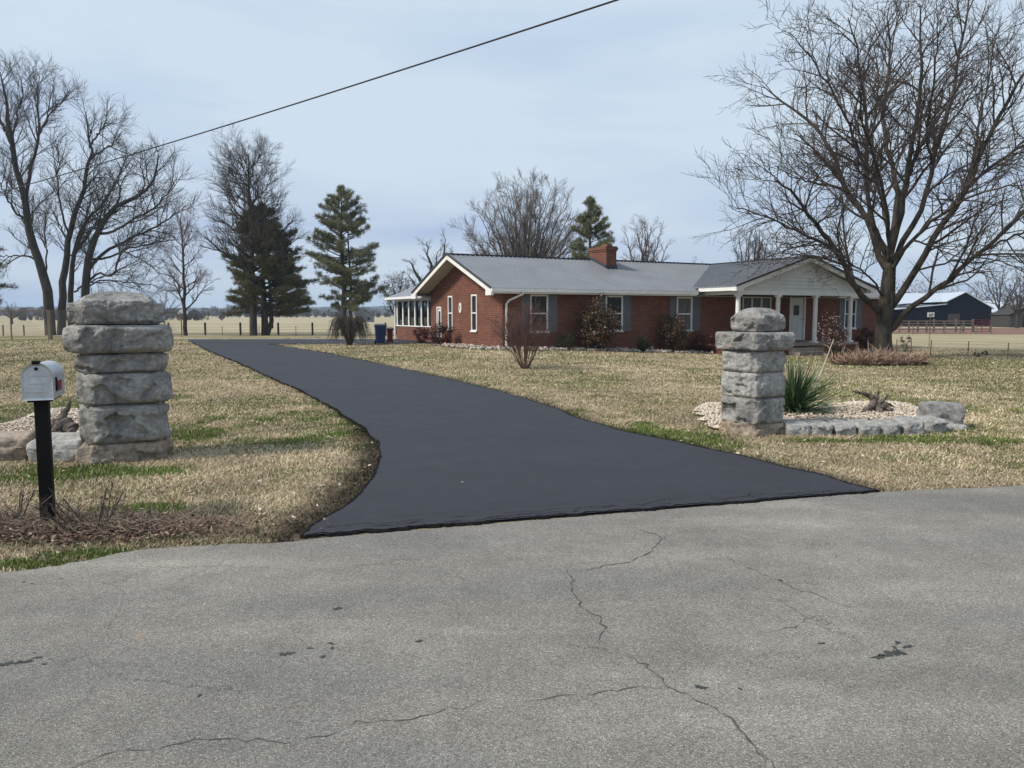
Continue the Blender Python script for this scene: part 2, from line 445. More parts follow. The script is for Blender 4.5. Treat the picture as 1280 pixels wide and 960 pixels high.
# ---- the one ground sheet
def axis(a, b, step, far_lo, far_hi, g=1.16):
    c = list(np.arange(a, b + 1e-6, step)); s = step
    while c[-1] < far_hi: s *= g; c.append(c[-1] + s)
    s = step
    while c[0] > far_lo: s *= g; c.insert(0, c[0] - s)
    return np.array(c)
gx = axis(-22, 26, .24, -1500, 1700); gy = axis(2, 40, .22, -60, 1950)
X, Y = np.meshgrid(gx, gy, indexing='ij')
Z = gz(X, Y)
und = (fbm(X * .35, Y * .35, 3, 3) - .5) * .05 * sm((Y - 9) / 6)
Z = Z + und * 0
V = np.stack([X.ravel(), Y.ravel(), Z.ravel()], 1)
nx, ny = len(gx), len(gy)
I = np.arange(nx * ny).reshape(nx, ny)
F = np.stack([I[:-1, :-1].ravel(), I[1:, :-1].ravel(), I[1:, 1:].ravel(), I[:-1, 1:].ravel()], 1)
x, y = V[:, 0], V[:, 1]
c = np.zeros((len(V), 3))
nearm = (np.abs(x) < 60) & (y > 0) & (y < 80)
c[:, 0] = .3
c[nearm, 0] = greenness(x[nearm], y[nearm])
past = sm((y - 66) / 6)                                    # pasture / stubble field beyond the fences
pr = sm((y - (35.6 + (x - 17) * -.12)) / .5) * sm((x - 15.0) / 1.0)
c[:, 1] = np.maximum(past, pr * .75)
nm = (np.abs(x) < 14) & (y > 3) & (y < 45)
c[nm, 2] = np.maximum(tarness(x[nm], y[nm]) * .9, litter(x[nm], y[nm]) * .8)
t = NT('lawn_ground')
at_ = t.new('ShaderNodeVertexColor', layer_name='Col'); sp = t.new('ShaderNodeSeparateColor'); t.link(at_.outputs[0], sp.inputs[0])
v = t.coord()
n1 = t.noise(v, 7, 6, .7); n2 = t.noise(v, 45, 4, .7); n3 = t.noise(v, .35, 4, .6)
straw = t.ramp(n2, [(.25, (.16, .12, .07)), (.5, (.36, .29, .18)), (.75, (.60, .50, .35))])
green = t.ramp(n2, [(.25, (.06, .065, .025)), (.55, (.15, .155, .055)), (.8, (.26, .25, .12))])
gm = t.math('ADD', sp.outputs[0], t.math('MULTIPLY', t.math('SUBTRACT', n1, .5), 1.1), True)
lawn = t.mix(straw, green, t.ramp(gm, [(.2, 0.0), (.75, .95)]))
mp = t.new('ShaderNodeMapping'); mp.inputs['Scale'].default_value = (.12, .9, 1); t.link(v, mp.inputs[0])
n4 = t.noise(mp.outputs[0], .6, 6, .65)
past_c = t.ramp(n4, [(.3, (.27, .235, .14)), (.5, (.38, .325, .21)), (.72, (.47, .40, .29))])
base = t.mix(lawn, past_c, sp.outputs[1])
base = t.mix(base, (.035, .026, .02), t.math('MULTIPLY', sp.outputs[2], t.ramp(n2, [(.2, 1.0), (.8, .55)])))
t.col(base); t.bump(n2, .8, .04); t.rough(.95, .1)
M['lawn'] = t.mat
g = np_mesh('ground', V, F, M['lawn'], smooth=True, col=c); tag(g, kind='structure')

# ---- asphalt road, cracks and oil drops in the same mesh
def roadmat():
    t = NT('worn_asphalt'); v = t.coord()
    big = t.noise(v, .55, 5, .6, .3); mid = t.noise(v, 4, 4, .6)
    vo = t.new('ShaderNodeTexVoronoi'); vo.inputs['Scale'].default_value = 185; t.link(v, vo.inputs['Vector'])
    vs = t.new('ShaderNodeSeparateColor'); t.link(vo.outputs['Color'], vs.inputs[0])
    fine = t.noise(v, 230, 3, .8)
    c = t.ramp(vs.outputs[0], [(.0, (.12, .114, .103)), (.3, (.195, .185, .17)), (.75, (.25, .237, .217)), (.92, (.31, .297, .272)), (1, (.43, .415, .385))])
    c = t.mix(c, t.ramp(fine, [(.3, .62), (.7, 1.32)]), 1.0, 'MULTIPLY')
    mp = t.new('ShaderNodeMapping'); mp.inputs['Rotation'].default_value = (0, 0, -R(17)); mp.inputs['Scale'].default_value = (.35, 1.3, 1); t.link(v, mp.inputs[0])
    tr = t.noise(mp.outputs[0], .9, 4, .55)
    c = t.mix(c, t.ramp(tr, [(.3, (.84, .85, .87)), (.52, (1.0, .99, .97)), (.70, (1.36, 1.34, 1.29))]), 1.0, 'MULTIPLY')
    c = t.mix(c, t.ramp(big, [(.3, (.84, .835, .82)), (.5, (1, .99, .97)), (.7, (1.18, 1.165, 1.13))]), 1.0, 'MULTIPLY')
    c = t.mix(c, t.ramp(mid, [(.3, .9), (.7, 1.1)]), 1.0, 'MULTIPLY')
    c = t.mix(c, (.42, .30, .19), t.ramp(t.noise(v, 2.3, 2, .4), [(.735, 0.0), (.79, .38)]))
    # hairline crazing
    vc = t.new('ShaderNodeTexVoronoi', feature='DISTANCE_TO_EDGE'); vc.inputs['Scale'].default_value = .8
    wv = t.mix(v, t.noise(v, 5, 5, .7, out='Color'), .12, 'LINEAR_LIGHT'); t.link(wv, vc.inputs['Vector'])
    line = t.ramp(vc.outputs['Distance'], [(.0, 1.0), (.006, 0.0)])
    line = t.math('MULTIPLY', line, t.ramp(t.noise(v, .8, 3, .5), [(.5, 0.0), (.62, .55)]))
    c = t.mix(c, (.05, .048, .045), line)
    t.col(c)
    t.bump(t.math('ADD', vo.outputs['Distance'], t.math('MULTIPLY', fine, .6)), .55, .008); t.rough(.88, .25)
    return t.mat
M['road'] = roadmat()
M['crackfill'] = basic('dark_crack_tar', (.04, .038, .035), (.12, .115, .105), 30, .95)  # mottled dark tone of the flat crack ribbons
M['oil'] = basic('oil_spot', (.03, .032, .03), (.055, .055, .05), 30, .5)
V = []; F = []; mi = []
for i in range(len(EDGE)):
    for k in range(2):
        p = EDGE[i] if k == 0 else NEAR[i]
        V.append((p[0], p[1], .006))
nE = len(EDGE)
F4 = [(2 * i, 2 * i + 1, 2 * i + 3, 2 * i + 2) for i in range(nE - 1)]
mi += [0] * len(F4)
def ribbon(pts, w, z=.0085, seed=0, mat=1):
    rg = random.Random(seed)
    P = [np.array(gp(*p)[:2]) for p in pts]; Q = []
    for a, b in zip(P[:-1], P[1:]):
        n = max(2, int(np.linalg.norm(b - a) / .035)); d = (b - a) / np.linalg.norm(b - a); nn = np.array([-d[1], d[0]])
        off = 0
        for k in range(n):
            off = off * .6 + rg.gauss(0, .010); q = a + (b - a) * k / n + nn * off; Q.append(q)
    Q.append(P[-1]); L = len(Q); base = len(V)
    for i, q in enumerate(Q):
        d = Q[min(i + 1, L - 1)] - Q[max(i - 1, 0)]; d = d / (np.linalg.norm(d) + 1e-9); nn = np.array([-d[1], d[0]])
        gap = rg.random()
        ww = w * (.25 + rg.random() * .9) * (1 if gap > .12 else .12) * (min(1, i / 6, (L - 1 - i) / 6) + .08)
        V.append((*(q + nn * ww / 2), z)); V.append((*(q - nn * ww / 2), z))
    for i in range(L - 1):
        F4.append((base + 2 * i, base + 2 * i + 1, base + 2 * i + 3, base + 2 * i + 2)); mi.append(mat)
cr = [([(790, 660), (825, 672), (819, 690), (785, 705), (745, 713), (707, 717)], .012),
      ([(707, 712), (715, 730), (722, 757), (747, 772), (757, 785), (752, 806)], .014),
      ([(780, 818), (810, 832), (832, 860), (860, 870), (895, 888), (930, 920), (945, 935), (955, 960), (962, 990)], .013),
      ([(930, 920), (950, 938), (968, 965), (975, 990)], .008),
      ([(640, 882), (690, 873), (740, 871), (760, 865), (800, 861), (832, 858)], .008),
      ([(60, 990), (100, 960), (150, 940), (210, 935), (260, 928), (320, 927), (370, 934), (420, 920), (445, 905), (515, 902), (575, 887), (615, 872)], .008),
      ([(885, 690), (920, 705), (970, 725), (1010, 742), (1090, 770)], .008),
      ([(950, 792), (990, 785), (1005, 775), (1047, 772)], .007), ([(960, 846), (975, 850), (1000, 846)], .004)]
for i, (p, w) in enumerate(cr): ribbon(p, w * .8, seed=i + 3)
def spot(px, py, r, z=.0085, seed=0, mat=2, ecc=1.0):
    rg = random.Random(seed); x, y, _ = gp(px, py); base = len(V); n = 24
    V.append((x, y, z))
    for k in range(n):
        a = 2 * math.pi * k / n; rr = r * (.45 + .85 * rg.random() ** .8) * (.8 + .3 * math.sin(2 * a + seed)); V.append((x + math.cos(a) * rr * ecc, y + math.sin(a) * rr, z))
    for k in range(n): F3.append((base, base + 1 + k, base + 1 + (k + 1) % n)); mi3.append(mat)
F3 = []; mi3 = []
for i, (a, b, r) in enumerate([(422, 762, .022), (358, 819, .028), (387, 812, .013), (414, 806, .016), (415, 812, .012), (403, 823, .016), (524, 803, .018), (1098, 823, .03), (1106, 821, .028), (1114, 818, .03), (1124, 817, .03), (1118, 811, .014), (1122, 805, .018), (1134, 810, .022), (1027, 806, .015), (876, 861, .022), (0, 833, .022), (10, 831, .022), (22, 830, .02), (32, 829, .024), (46, 824, .015), (55, 832, .012), (43, 818, .007), (975, 727, .014), (30, 729, .01), (1045, 697, .008), (40, 731, .008), (77, 725, .008), (890, 739, .008), (925, 863, .01), (250, 871, .012)]):
    spot(a, b, r, seed=i, ecc=1.2)
road = np_mesh('road', V, [np.array(F4), np.array(F3)], [M['road'], M['crackfill'], M['oil']], midx=mi + mi3); tag(road, kind='structure')

# ---- fresh dark driveway
def drivemat():
    t = NT('sealed_asphalt'); v = t.coord()
    mp = t.new('ShaderNodeMapping'); mp.inputs['Rotation'].default_value = (0, 0, R(-25)); mp.inputs['Scale'].default_value = (.5, 1.2, 1); t.link(v, mp.inputs[0])
    n = t.noise(mp.outputs[0], .8, 5, .6, .5); f = t.noise(v, 170, 3, .8)
    c = t.ramp(n, [(.3, (.024, .0245, .031)), (.6, (.028, .0285, .036)), (.8, (.034, .0345, .042))])
    c = t.mix(c, t.ramp(f, [(.3, .75), (.7, 1.25)]), 1.0, 'MULTIPLY')
    c = t.mix(c, (.062, .063, .070), t.ramp(t.noise(mp.outputs[0], 3.1, 6, .75, .8), [(.56, 0.0), (.74, .38)]))
    c = t.mix(c, (.26, .24, .20), t.ramp(t.noise(v, 60, 2, .5), [(.735, 0.0), (.76, .5)]))
    t.col(c); t.bump(f, .6, .008); t.rough(t.ramp(t.noise(v, 2.5, 4, .6), [(.3, .66), (.7, .74)]), .35); return t.mat
M['drive'] = drivemat()
M['tar'] = basic('tar_edge', (.006, .006, .007), (.016, .015, .016), 30, .95, .5, 60, spec=.05)
V = []; F4 = []; mi = []
K = 14
endp = [None] * (K + 1)
ZD = .022
for i in range(len(LWj)):
    for k in range(K + 1):
        p = LWj[i] + (RWj[i] - LWj[i]) * k / K
        if i == 0: # the mouth follows the road edge
            a = LWj[0]; b = RWj[0]; p = a + (b - a) * k / K
        V.append((p[0], p[1], float(gz(p[0], p[1])) + ZD))
for i in range(len(LWj) - 1):
    for k in range(K):
        a = i * (K + 1) + k; F4.append((a, a + 1, a + K + 2, a + K + 1)); mi.append(0)
# ragged tar lip round the edges, sloping down on to ground and road
def lip(W, side, w0, w1, seed, m=1):
    base = len(V); rg = random.Random(seed); n = len(W)
    for i in range(n):
        d = W[min(i + 1, n - 1)] - W[max(i - 1, 0)]; d = d / (np.linalg.norm(d) + 1e-9); nn = np.array([-d[1], d[0]]) * side
        w = w0 + (w1 - w0) * rg.random(); o = W[i] + nn * w; q = W[i] - nn * (.004 + .022 * rg.random())
        z0 = float(gz(*W[i])); zo = float(gz(*o))
        V.append((q[0], q[1], z0 + ZD + .003)); V.append((W[i][0], W[i][1], z0 + ZD + .004)); V.append((o[0], o[1], zo + .0075))
    for i in range(n - 1):
        a = base + 3 * i
        for j in range(2): F4.append((a + j, a + j + 1, a + j + 4, a + j + 3)); mi.append(m)
lip(resample(LWj, 700), 1, .0, .035, 1); lip(resample(RWj, 700), -1, .0, .03, 2)
mouth = resample([LWj[0], LWj[0] * .75 + RWj[0] * .25, (LWj[0] + RWj[0]) / 2, LWj[0] * .25 + RWj[0] * .75, RWj[0]], 260)
mouth = mouth + rn * ((fbm(np.arange(260) * .12, np.zeros(260), 61, 4) - .5) * .10)[:, None]
lip(mouth, -1, .0, .03, 3)
V0 = len(V)
# crazed cracks along the mouth
def wline(P, w, z, seed, mat=1):
    rg = random.Random(seed); L = len(P); base = len(V)
    for i, q in enumerate(P):
        d = P[min(i + 1, L - 1)] - P[max(i - 1, 0)]; d = d / (np.linalg.norm(d) + 1e-9); nn = np.array([-d[1], d[0]])
        ww = w * (.15 + rg.random() * 1.0) * (0.1 if vnoise(np.array([i * .11]), np.array([seed * 3.3]), seed)[0] < .38 else 1)
        q = q + nn * rg.gauss(0, .008)
        V.append((*(q + nn * ww / 2), z)); V.append((*(q - nn * ww / 2), z))
    for i in range(L - 1): F4.append((base + 2 * i, base + 2 * i + 1, base + 2 * i + 3, base + 2 * i + 2)); mi.append(mat)
for j, (o, w) in enumerate([(.08, .012), (.17, .008), (.31, .004)]):
    P = mouth - rn * (o + (fbm(np.arange(260) * .07, np.zeros(260), 71 + j, 3) - .5) * .12)[:, None]
    wline(P[6:250 - j * 40], w, ZD + .005, 40 + j)
drive = np_mesh('driveway', V, np.array(F4), [M['drive'], M['tar']], midx=mi); tag(drive, kind='structure')
# branch to the garage side
def sheet(name, poly, dz, mat, n=1, kind='structure'):
    poly = np.array(poly); cx = poly.mean(0); V = [(cx[0], cx[1], float(gz(*cx)) + dz)]
    R_ = []
    for a, b in zip(poly, np.roll(poly, -1, 0)):
        k = max(1, int(np.linalg.norm(b - a) / 1.0))
        for i in range(k): R_.append(a + (b - a) * i / k)
    # concentric rings so that the sheet follows the terrain
    rings = 10; nR = len(R_)
    for r in range(1, rings + 1):
        for p in R_:
            q = cx + (p - cx) * r / rings; V.append((q[0], q[1], float(gz(*q)) + dz))
    F3 = [(0, 1 + i, 1 + (i + 1) % nR) for i in range(nR)]; F4 = []
    for r in range(rings - 1):
        a = 1 + r * nR; b = a + nR
        for i in range(nR): F4.append((a + i, b + i, b + (i + 1) % nR, a + (i + 1) % nR))
    o = np_mesh(name, V, [np.array(F3), np.array(F4)], mat); tag(o, kind=kind); return o
sheet('driveway_branch', BRANCH, .028, M['drive'])
M['gravelstrip'] = basic('pale_gravel_strip', (.42, .38, .31), (.30, .26, .2), 6, .95, .3)
e2 = np.array([-e[1], e[0]])
sheet('gravel_path', [A0 + e2 * .05 - e * 1.5, A0 + e2 * 1.5 - e * 1.5, A1 + e2 * 1.5 + e * 9, A1 + e2 * .05 + e * 9], .02, M['gravelstrip'])
sheet('garden_bed', GR, .03, M['bedsoil']); sheet('garden_bed', GL, .03, M['bedsoil'])
sheet('garden_bed', FB, .03, M['bedsoil']); sheet('garden_bed', RIB, .03, M['bedsoil'])

# ---- small stones (nobody could count them)
def rocks(name, poly, n, smin, smax, mat, dz=.03, seed=0, label='', cat='gravel', heap=0.0):
    rg = np.random.default_rng(seed); poly = np.array(poly)
    lo = poly.min(0); hi = poly.max(0)
    P = rg.uniform(lo, hi, (n * 6, 2)); P = P[pip(P[:, 0], P[:, 1], poly)][:n]; n = len(P)
    ico = np.array([(0, 0, 1), (.9, 0, .1), (.1, .95, 0), (-.9, .1, .1), (0, -.9, 0), (0, 0, -1)], float)
    tri = np.array([(0, 1, 2), (0, 2, 3), (0, 3, 4), (0, 4, 1), (5, 2, 1), (5, 3, 2), (5, 4, 3), (5, 1, 4)])
    s = rg.uniform(smin, smax, (n, 1, 1)) * rg.uniform(.6, 1.2, (n, 1, 3)) * np.array([1, 1, .65])
    a = rg.uniform(0, 6.28, n); c, si = np.cos(a), np.sin(a)
    q = ico[None] * s + rg.normal(0, .12, (n, 6, 3)) * s
    tl = rg.uniform(-.5, .5, n)
    q = np.stack([q[..., 0] * c[:, None] - q[..., 1] * si[:, None], q[..., 0] * si[:, None] + q[..., 1] * c[:, None], q[..., 2] + q[..., 0] * tl[:, None]], 2)
    d = polydist(P[:, 0], P[:, 1], np.concatenate([poly, poly[:1]]))
    hz = heap * sm(d / .5)
    q[..., 0] += P[:, 0, None]; q[..., 1] += P[:, 1, None]
    q[..., 2] += (gz(P[:, 0], P[:, 1]) + dz + hz * rg.uniform(.2, 1, n))[:, None]
    F = (tri[None] + (np.arange(n) * 6)[:, None, None]).reshape(-1, 3)
    o = np_mesh(name, q.reshape(-1, 3), F, mat); tag(o, label, cat, kind='stuff'); return o
rocks('gravel', GR, 9000, .012, .030, M['gravel'], .035, 1, 'beige gravel spread round the right stone pillar and yucca', heap=.05)
rocks('gravel', GL, 9000, .011, .026, M['gravel'], .035, 2, 'beige gravel behind the edging stones beside the mailbox', heap=.05)
rocks('rock_mulch', FB, 1100, .05, .13, M['rubble'], .04, 3, 'pale broken rocks along the foot of the brick house', 'rocks', heap=.05)
rocks('rock_mulch', RIB, 260, .05, .11, M['rubble'], .04, 4, 'pale rocks at the right end of the house front', 'rocks')

# ---- grass blades, one object
def grass():
    rg = np.random.default_rng(7); N = 900000
    r = np.exp(rg.uniform(math.log(4.2), math.log(46), N)); a = rg.uniform(R(-43), R(43), N)
    x = r * np.sin(a); y = r * np.cos(a)
    k = (y > 3.5) & ~pip(x, y, DRIVEPOLY) & ~pip(x, y, ROADPOLY[::1]) & ~pip(x, y, BRANCH)
    for P in (GR, GL, FB): k &= ~pip(x, y, P)
    k &= polydist(x, y, [LWj[0] + (RWj[0] - LWj[0]) * .02, RWj[0] + (LWj[0] - RWj[0]) * .02]) > .16
    lx = (x - HP0[0]) * HU[0] + (y - HP0[1]) * HU[1]; ly = (x - HP0[0]) * HV[0] + (y - HP0[1]) * HV[1]
    k &= ~((lx > -.1) & (lx < 22.3) & (ly > -.1) & (ly < 14)); k &= ~((lx > 9.7) & (lx < 17.4) & (ly > -3.2) & (ly < 0))
    x = x[k]; y = y[k]; r = r[k]; n = len(x)
    g = greenness(x, y); tar = tarness(x, y); lit = litter(x, y)
    thin = rg.random(n) < np.where(g > .5, 1.0, .85) * (1 - .45 * lit)
    x, y, r, g, tar, lit = [q[thin] for q in (x, y, r, g, tar, lit)]; n = len(x)
    isg = rg.random(n) < np.clip((g - .08) * .85 + .22 * (g > .7) * (r < 12.8), .05, .90) * np.clip(1.25 - r / 42, .62, 1)
    az = rg.uniform(0, 2 * np.pi, n)
    tilt = np.where(isg, rg.uniform(.15, 1.1, n), rg.uniform(.7, 1.5, n))
    clump = fbm(x * 5, y * 5, 41, 3)
    L = np.where(isg, rg.uniform(.014, .036, n), rg.uniform(.016, .046, n)) * (.55 + .9 * clump) * (1 + r / 45)
    w = (.0016 + .00036 * r) * rg.uniform(.7, 1.5, n)
    dx, dy = np.cos(az), np.sin(az)
    b = az + np.pi / 2 + rg.uniform(-.5, .5, n)
    z = gz(x, y) + .002
    P0 = np.stack([x - np.cos(b) * w, y - np.sin(b) * w, z], 1); P1 = np.stack([x + np.cos(b) * w, y + np.sin(b) * w, z], 1)
    P2 = np.stack([x + dx * L * np.sin(tilt), y + dy * L * np.sin(tilt), z + L * np.cos(tilt) + .004], 1)
    V = np.stack([P0, P1, P2], 1).reshape(-1, 3); F = np.arange(3 * n).reshape(-1, 3)
    u = rg.random((n, 1)); u2 = rg.random((n, 1))
    straw = np.array([.34, .27, .17]) * (1 - u) + np.array([.62, .53, .37]) * u
    pink = np.array([.36, .25, .17]); straw = np.where(u2 > .8, pink, straw); lush = ((g > .75) & (r < 12.8))[:, None]
    green = np.array([.075, .10, .025]) * (1 - u) + np.array([.25, .27, .105]) * u; green = np.where(lush, green * [.75, .95, .6], green)
    col = np.where(isg[:, None], green, straw)
    v = (.50 + .85 * fbm(x * 1.7, y * 1.7, 55, 4)[:, None]) * (.72 + .6 * fbm(x * .35 + 9, y * .3, 58, 3)[:, None]); col = col * v
    col = col * (1 - .88 * tar[:, None]) ; col = col * (1 - .45 * lit[:, None])
    c = np.repeat(col, 3, 0)
    t = NT('grass_blades'); at_ = t.new('ShaderNodeVertexColor', layer_name='Col'); t.col(at_.outputs[0]); t.rough(.7, .15)
    o = np_mesh('grass', V, F, t.mat, col=c)
    tag(o, 'short dormant tan and green lawn grass covering the yard', 'grass', kind='stuff')
grass()

# fallen leaves: small pale curled leaves in the lawn and under the mailbox
def leaves(n, fn, s0, s1, mat, name, label, seed, dz=.02, cat='leaves'):
    rg = np.random.default_rng(seed); P = fn(rg, n); n = len(P)
    x, y = P[:, 0], P[:, 1]; s = rg.uniform(s0, s1, n)
    base = np.array([(-1, 0, 0), (0, -.5, .25), (1, 0, 0), (0, .5, .2)])
    A = rg.normal(0, 1, (n, 3)); A[:, 2] *= .35; A /= np.linalg.norm(A, axis=1)[:, None]
    B = np.cross(A, rg.normal(0, .5, (n, 3)) + np.array([0, 0, 1.0])); B /= np.linalg.norm(B, axis=1)[:, None]; C = np.cross(A, B)
    z = gz(x, y) + dz * rg.uniform(.3, 1.6, n)
    O = np.stack([x, y, z], 1)
    q = O[:, None] + s[:, None, None] * (base[None, :, 0:1] * A[:, None] + base[None, :, 1:2] * B[:, None] + base[None, :, 2:3] * C[:, None])
    F = np.arange(4 * n).reshape(-1, 4)
    tri = np.concatenate([F[:, [0, 1, 2]], F[:, [0, 2, 3]]])
    o = np_mesh(name, q.reshape(-1, 3), tri, mat); tag(o, label, cat, kind='stuff')
M['leafpale'] = leafmat('pale_dead_leaves', [(.55, .47, .36), (.42, .31, .21), (.66, .58, .48)], .8)
M['leafbrown'] = leafmat('brown_dead_leaves', [(.10, .06, .045), (.22, .13, .09), (.05, .035, .03), (.42, .31, .23), (.075, .05, .04), (.16, .10, .07)], .8)
def f1(rg, n):
    r = np.exp(rg.uniform(math.log(6), math.log(24), n * 3)); a = rg.uniform(R(-40), R(40), n * 3); x = r * np.sin(a); y = r * np.cos(a)
    k = ~pip(x, y, ROADPOLY) & ((~pip(x, y, DRIVEPOLY)) | (rg.random(n * 3) < .004)); return np.stack([x, y], 1)[k][:n]
leaves(700, f1, .018, .035, M['leafpale'], 'fallen_leaves', 'few pale dead leaves dotted over the lawn', 3, .03)
cx_, cy_, _ = gp(75, 664)
def f2(rg, n):
    P = np.stack([cx_ + rg.normal(0, .62, n), cy_ + rg.normal(0, .17, n)], 1)
    return P[~pip(P[:, 0], P[:, 1], ROADPOLY)]
leaves(7000, f2, .008, .026, M['leafbrown'], 'leaf_litter', 'brown leaf litter heaped round the mailbox post', 4, .045)
# ================================================================== HOUSE
house = empty('brick_house', (HP0[0], HP0[1], 0), HA, 'long low red brick house with grey metal roof and a white columned front porch', 'house')
W_ = 7.4; LEN = 22.1; EZ = 2.6; RZ = 4.15; SL = (RZ - EZ) / (W_ / 2 + .5); OV = .75; SZ = 2.42
def roofz(s): return RZ - abs(s - W_ / 2) * SL
# openings: (a0,a1,z0,z1)
WF = [(1.23, 2.05, .89, 2.385), (4.84, 5.72, .89, 2.385), (8.63, 9.52, .87, 2.37), (19.5, 20.37, .87, 2.37)]
PW = (12.53, 14.36, .98, 2.43); DF = (15.6, 16.68, .36, 2.47)
GWN = [(2.30, 2.85, .89, 2.43), (4.82, 5.32, .89, 2.42)]; GD = (6.08, 6.62, .14, 1.95)
wall = MB()
def wall_with_holes(mb, holes, a0, a1, z0, z1, fn, depth, fnin):
    xs = sorted(set([a0, a1] + [h[0] for h in holes] + [h[1] for h in holes]))
    zs = sorted(set([z0, z1] + [h[2] for h in holes] + [h[3] for h in holes]))
    for xa, xb in zip(xs[:-1], xs[1:]):
        for za, zb in zip(zs[:-1], zs[1:]):
            cx, cz = (xa + xb) / 2, (za + zb) / 2
            if any(h[0] < cx < h[1] and h[2] < cz < h[3] for h in holes): continue
            mb.face([fn(xa, za), fn(xb, za), fn(xb, zb), fn(xa, zb)], [(xa, za), (xb, za), (xb, zb), (xa, zb)])
    for h in holes:      # reveals
        for (p, q) in [((h[0], h[2]), (h[0], h[3])), ((h[0], h[3]), (h[1], h[3])), ((h[1], h[3]), (h[1], h[2])), ((h[1], h[2]), (h[0], h[2]))]:
            mb.face([fn(*p), fn(*q), fnin(*q), fnin(*p)], [(0, p[1]), (.1, q[1]), (.1, q[1]), (0, p[1])])
HF = [(h[0], h[1], h[2], h[3]) for h in WF] + [PW, DF]
wall_with_holes(wall, HF, 0, LEN, -.5, SZ, lambda a, z: (a, 0, z), .1, lambda a, z: (a, .1, z))
HG = GWN + [GD]
wall_with_holes(wall, HG, 0, W_, -.5, SZ, lambda a, z: (0, W_ - a, z) if 0 else (0, a, z), .1, lambda a, z: (.1, a, z))
# gable triangle of brick (left), the wall top follows the soffit line
def gtri(x, flip):
    pts = [(x, 0, SZ), (x, W_ / 2, roofz(W_ / 2) - .06), (x, W_, SZ)]
    wall.face(pts, [(p[1], p[2]) for p in pts])
wall.face([(0, 0, SZ), (0, 0, roofz(0) - .06), (0, W_ / 2, RZ - .06), (0, W_, roofz(W_) - .06), (0, W_, SZ)], [(0, SZ), (0, roofz(0) - .06), (W_ / 2, RZ - .06), (W_, roofz(W_) - .06), (W_, SZ)])
wall.face([(LEN, 0, -.5), (LEN, W_, -.5), (LEN, W_, roofz(W_) - .06), (LEN, W_ / 2, RZ - .06), (LEN, 0, roofz(0) - .06)], [(0, -.5), (W_, -.5), (W_, 2.7), (W_ / 2, 4.1), (0, 2.7)])
wall.face([(LEN, W_, -.5), (0, W_, -.5), (0, W_, SZ), (LEN, W_, SZ)], [(LEN, -.5), (0, -.5), (0, SZ), (LEN, SZ)])
# interior dark box sheet behind openings so that rooms read as dark: floor
wall.face([(0, 0, -.1), (LEN, 0, -.1), (LEN, W_, -.1), (0, W_, -.1)], [(0, 0)] * 4)
wall.build('wall', M['brick'], house)
# roof with ribs
def slope_sheet(mb, t0, t1, s0, s1, fz, th=.045, m=0):
    a = [(t0, s0, fz(s0)), (t1, s0, fz(s0)), (t1, s1, fz(s1)), (t0, s1, fz(s1))]
    b = [(p[0], p[1], p[2] - th) for p in a]
    if s1 < s0: a = a[::-1]; b = b[::-1]
    mb.face(a, m=m); mb.face(b[::-1], m=m)
    for i in range(4):
        j = (i + 1) % 4; mb.face([b[i], b[j], a[j], a[i]], m=m)
rf = MB(); se = -.5; sr = W_ / 2; sb = W_ + .5
slope_sheet(rf, -OV, LEN + OV, se, sr, roofz); slope_sheet(rf, -OV, LEN + OV, sb, sr, roofz)
tt = -OV + .11
while tt < LEN + OV:
    rf.bar((tt, se - .02, roofz(se - .02) + .012), (tt, sr - .05, roofz(sr - .05) + .014), .05, .034)
    tt += .229
rf.bar((-OV - .02, sr, RZ + .015), (LEN + OV + .02, sr, RZ + .015), .28, .03, m=1)
for s_ in (se, sb):        # dark rake trim, both ends
    for t_ in (-OV - .02, LEN + OV + .02):
        rf.bar((t_, s_, roofz(s_) + .015), (t_, sr, RZ + .02), .05, .075, m=1)
rf.build('roof', [M['roof'], M['trim_dark']], house)
# porch roof: gable with its ridge running out from the main ridge
PT = 13.87; PH = 4.4; PSF = -2.74; PE = 2.78; PSL = (RZ - .01 - PE) / PH
def pz(dt): return RZ - .01 - abs(dt) * PSL
pr = MB()
for sg in (-1, 1):
    a = [(PT, sr, pz(0)), (PT, PSF, pz(0)), (PT + sg * PH, PSF, pz(PH)), (PT + sg * PH, .05, pz(PH))]
    b = [(p[0], p[1], p[2] - .045) for p in a]
    # stop at the valley on the main roof
    smv = lambda dt: (pz(dt) - EZ) / SL - .5
    a[3] = (PT + sg * PH, smv(PH) + .25, pz(PH)); b[3] = (a[3][0], a[3][1], a[3][2] - .045)
    a[0] = (PT, sr, pz(0))
    if sg < 0: pr.face(a); pr.face(b[::-1])
    else: pr.face(a[::-1]); pr.face(b)
    pr.face([a[1], b[1], b[2], a[2]]); pr.face([a[2], b[2], b[3], a[3]])
    dt = .12
    while dt < PH:
        pass; dt += 5
    ss = PSF + .1
    while ss < sr - .3:
        # ribs run down the slope
        lim = PH
        # where the main roof rises above this rib, end it
        if ss > -.5:
            zz = roofz(ss); lim = min(PH, (RZ - .01 - zz) / PSL)
        if lim > .2: pr.bar((PT + sg * .06, ss, pz(.06) + .012), (PT + sg * lim, ss, pz(lim) + .014), .05, .034)
        ss += .229
    pr.bar((PT + sg * PH, PSF - .02, pz(PH) + .015), (PT, PSF - .02, pz(0) + .02), .05, .075, m=1)
pr.bar((PT, PSF - .03, RZ + .008), (PT, sr, RZ + .008), .26, .03, m=1)
pr.build('porch_roof', [M['roof'], M['trim_dark']], house)
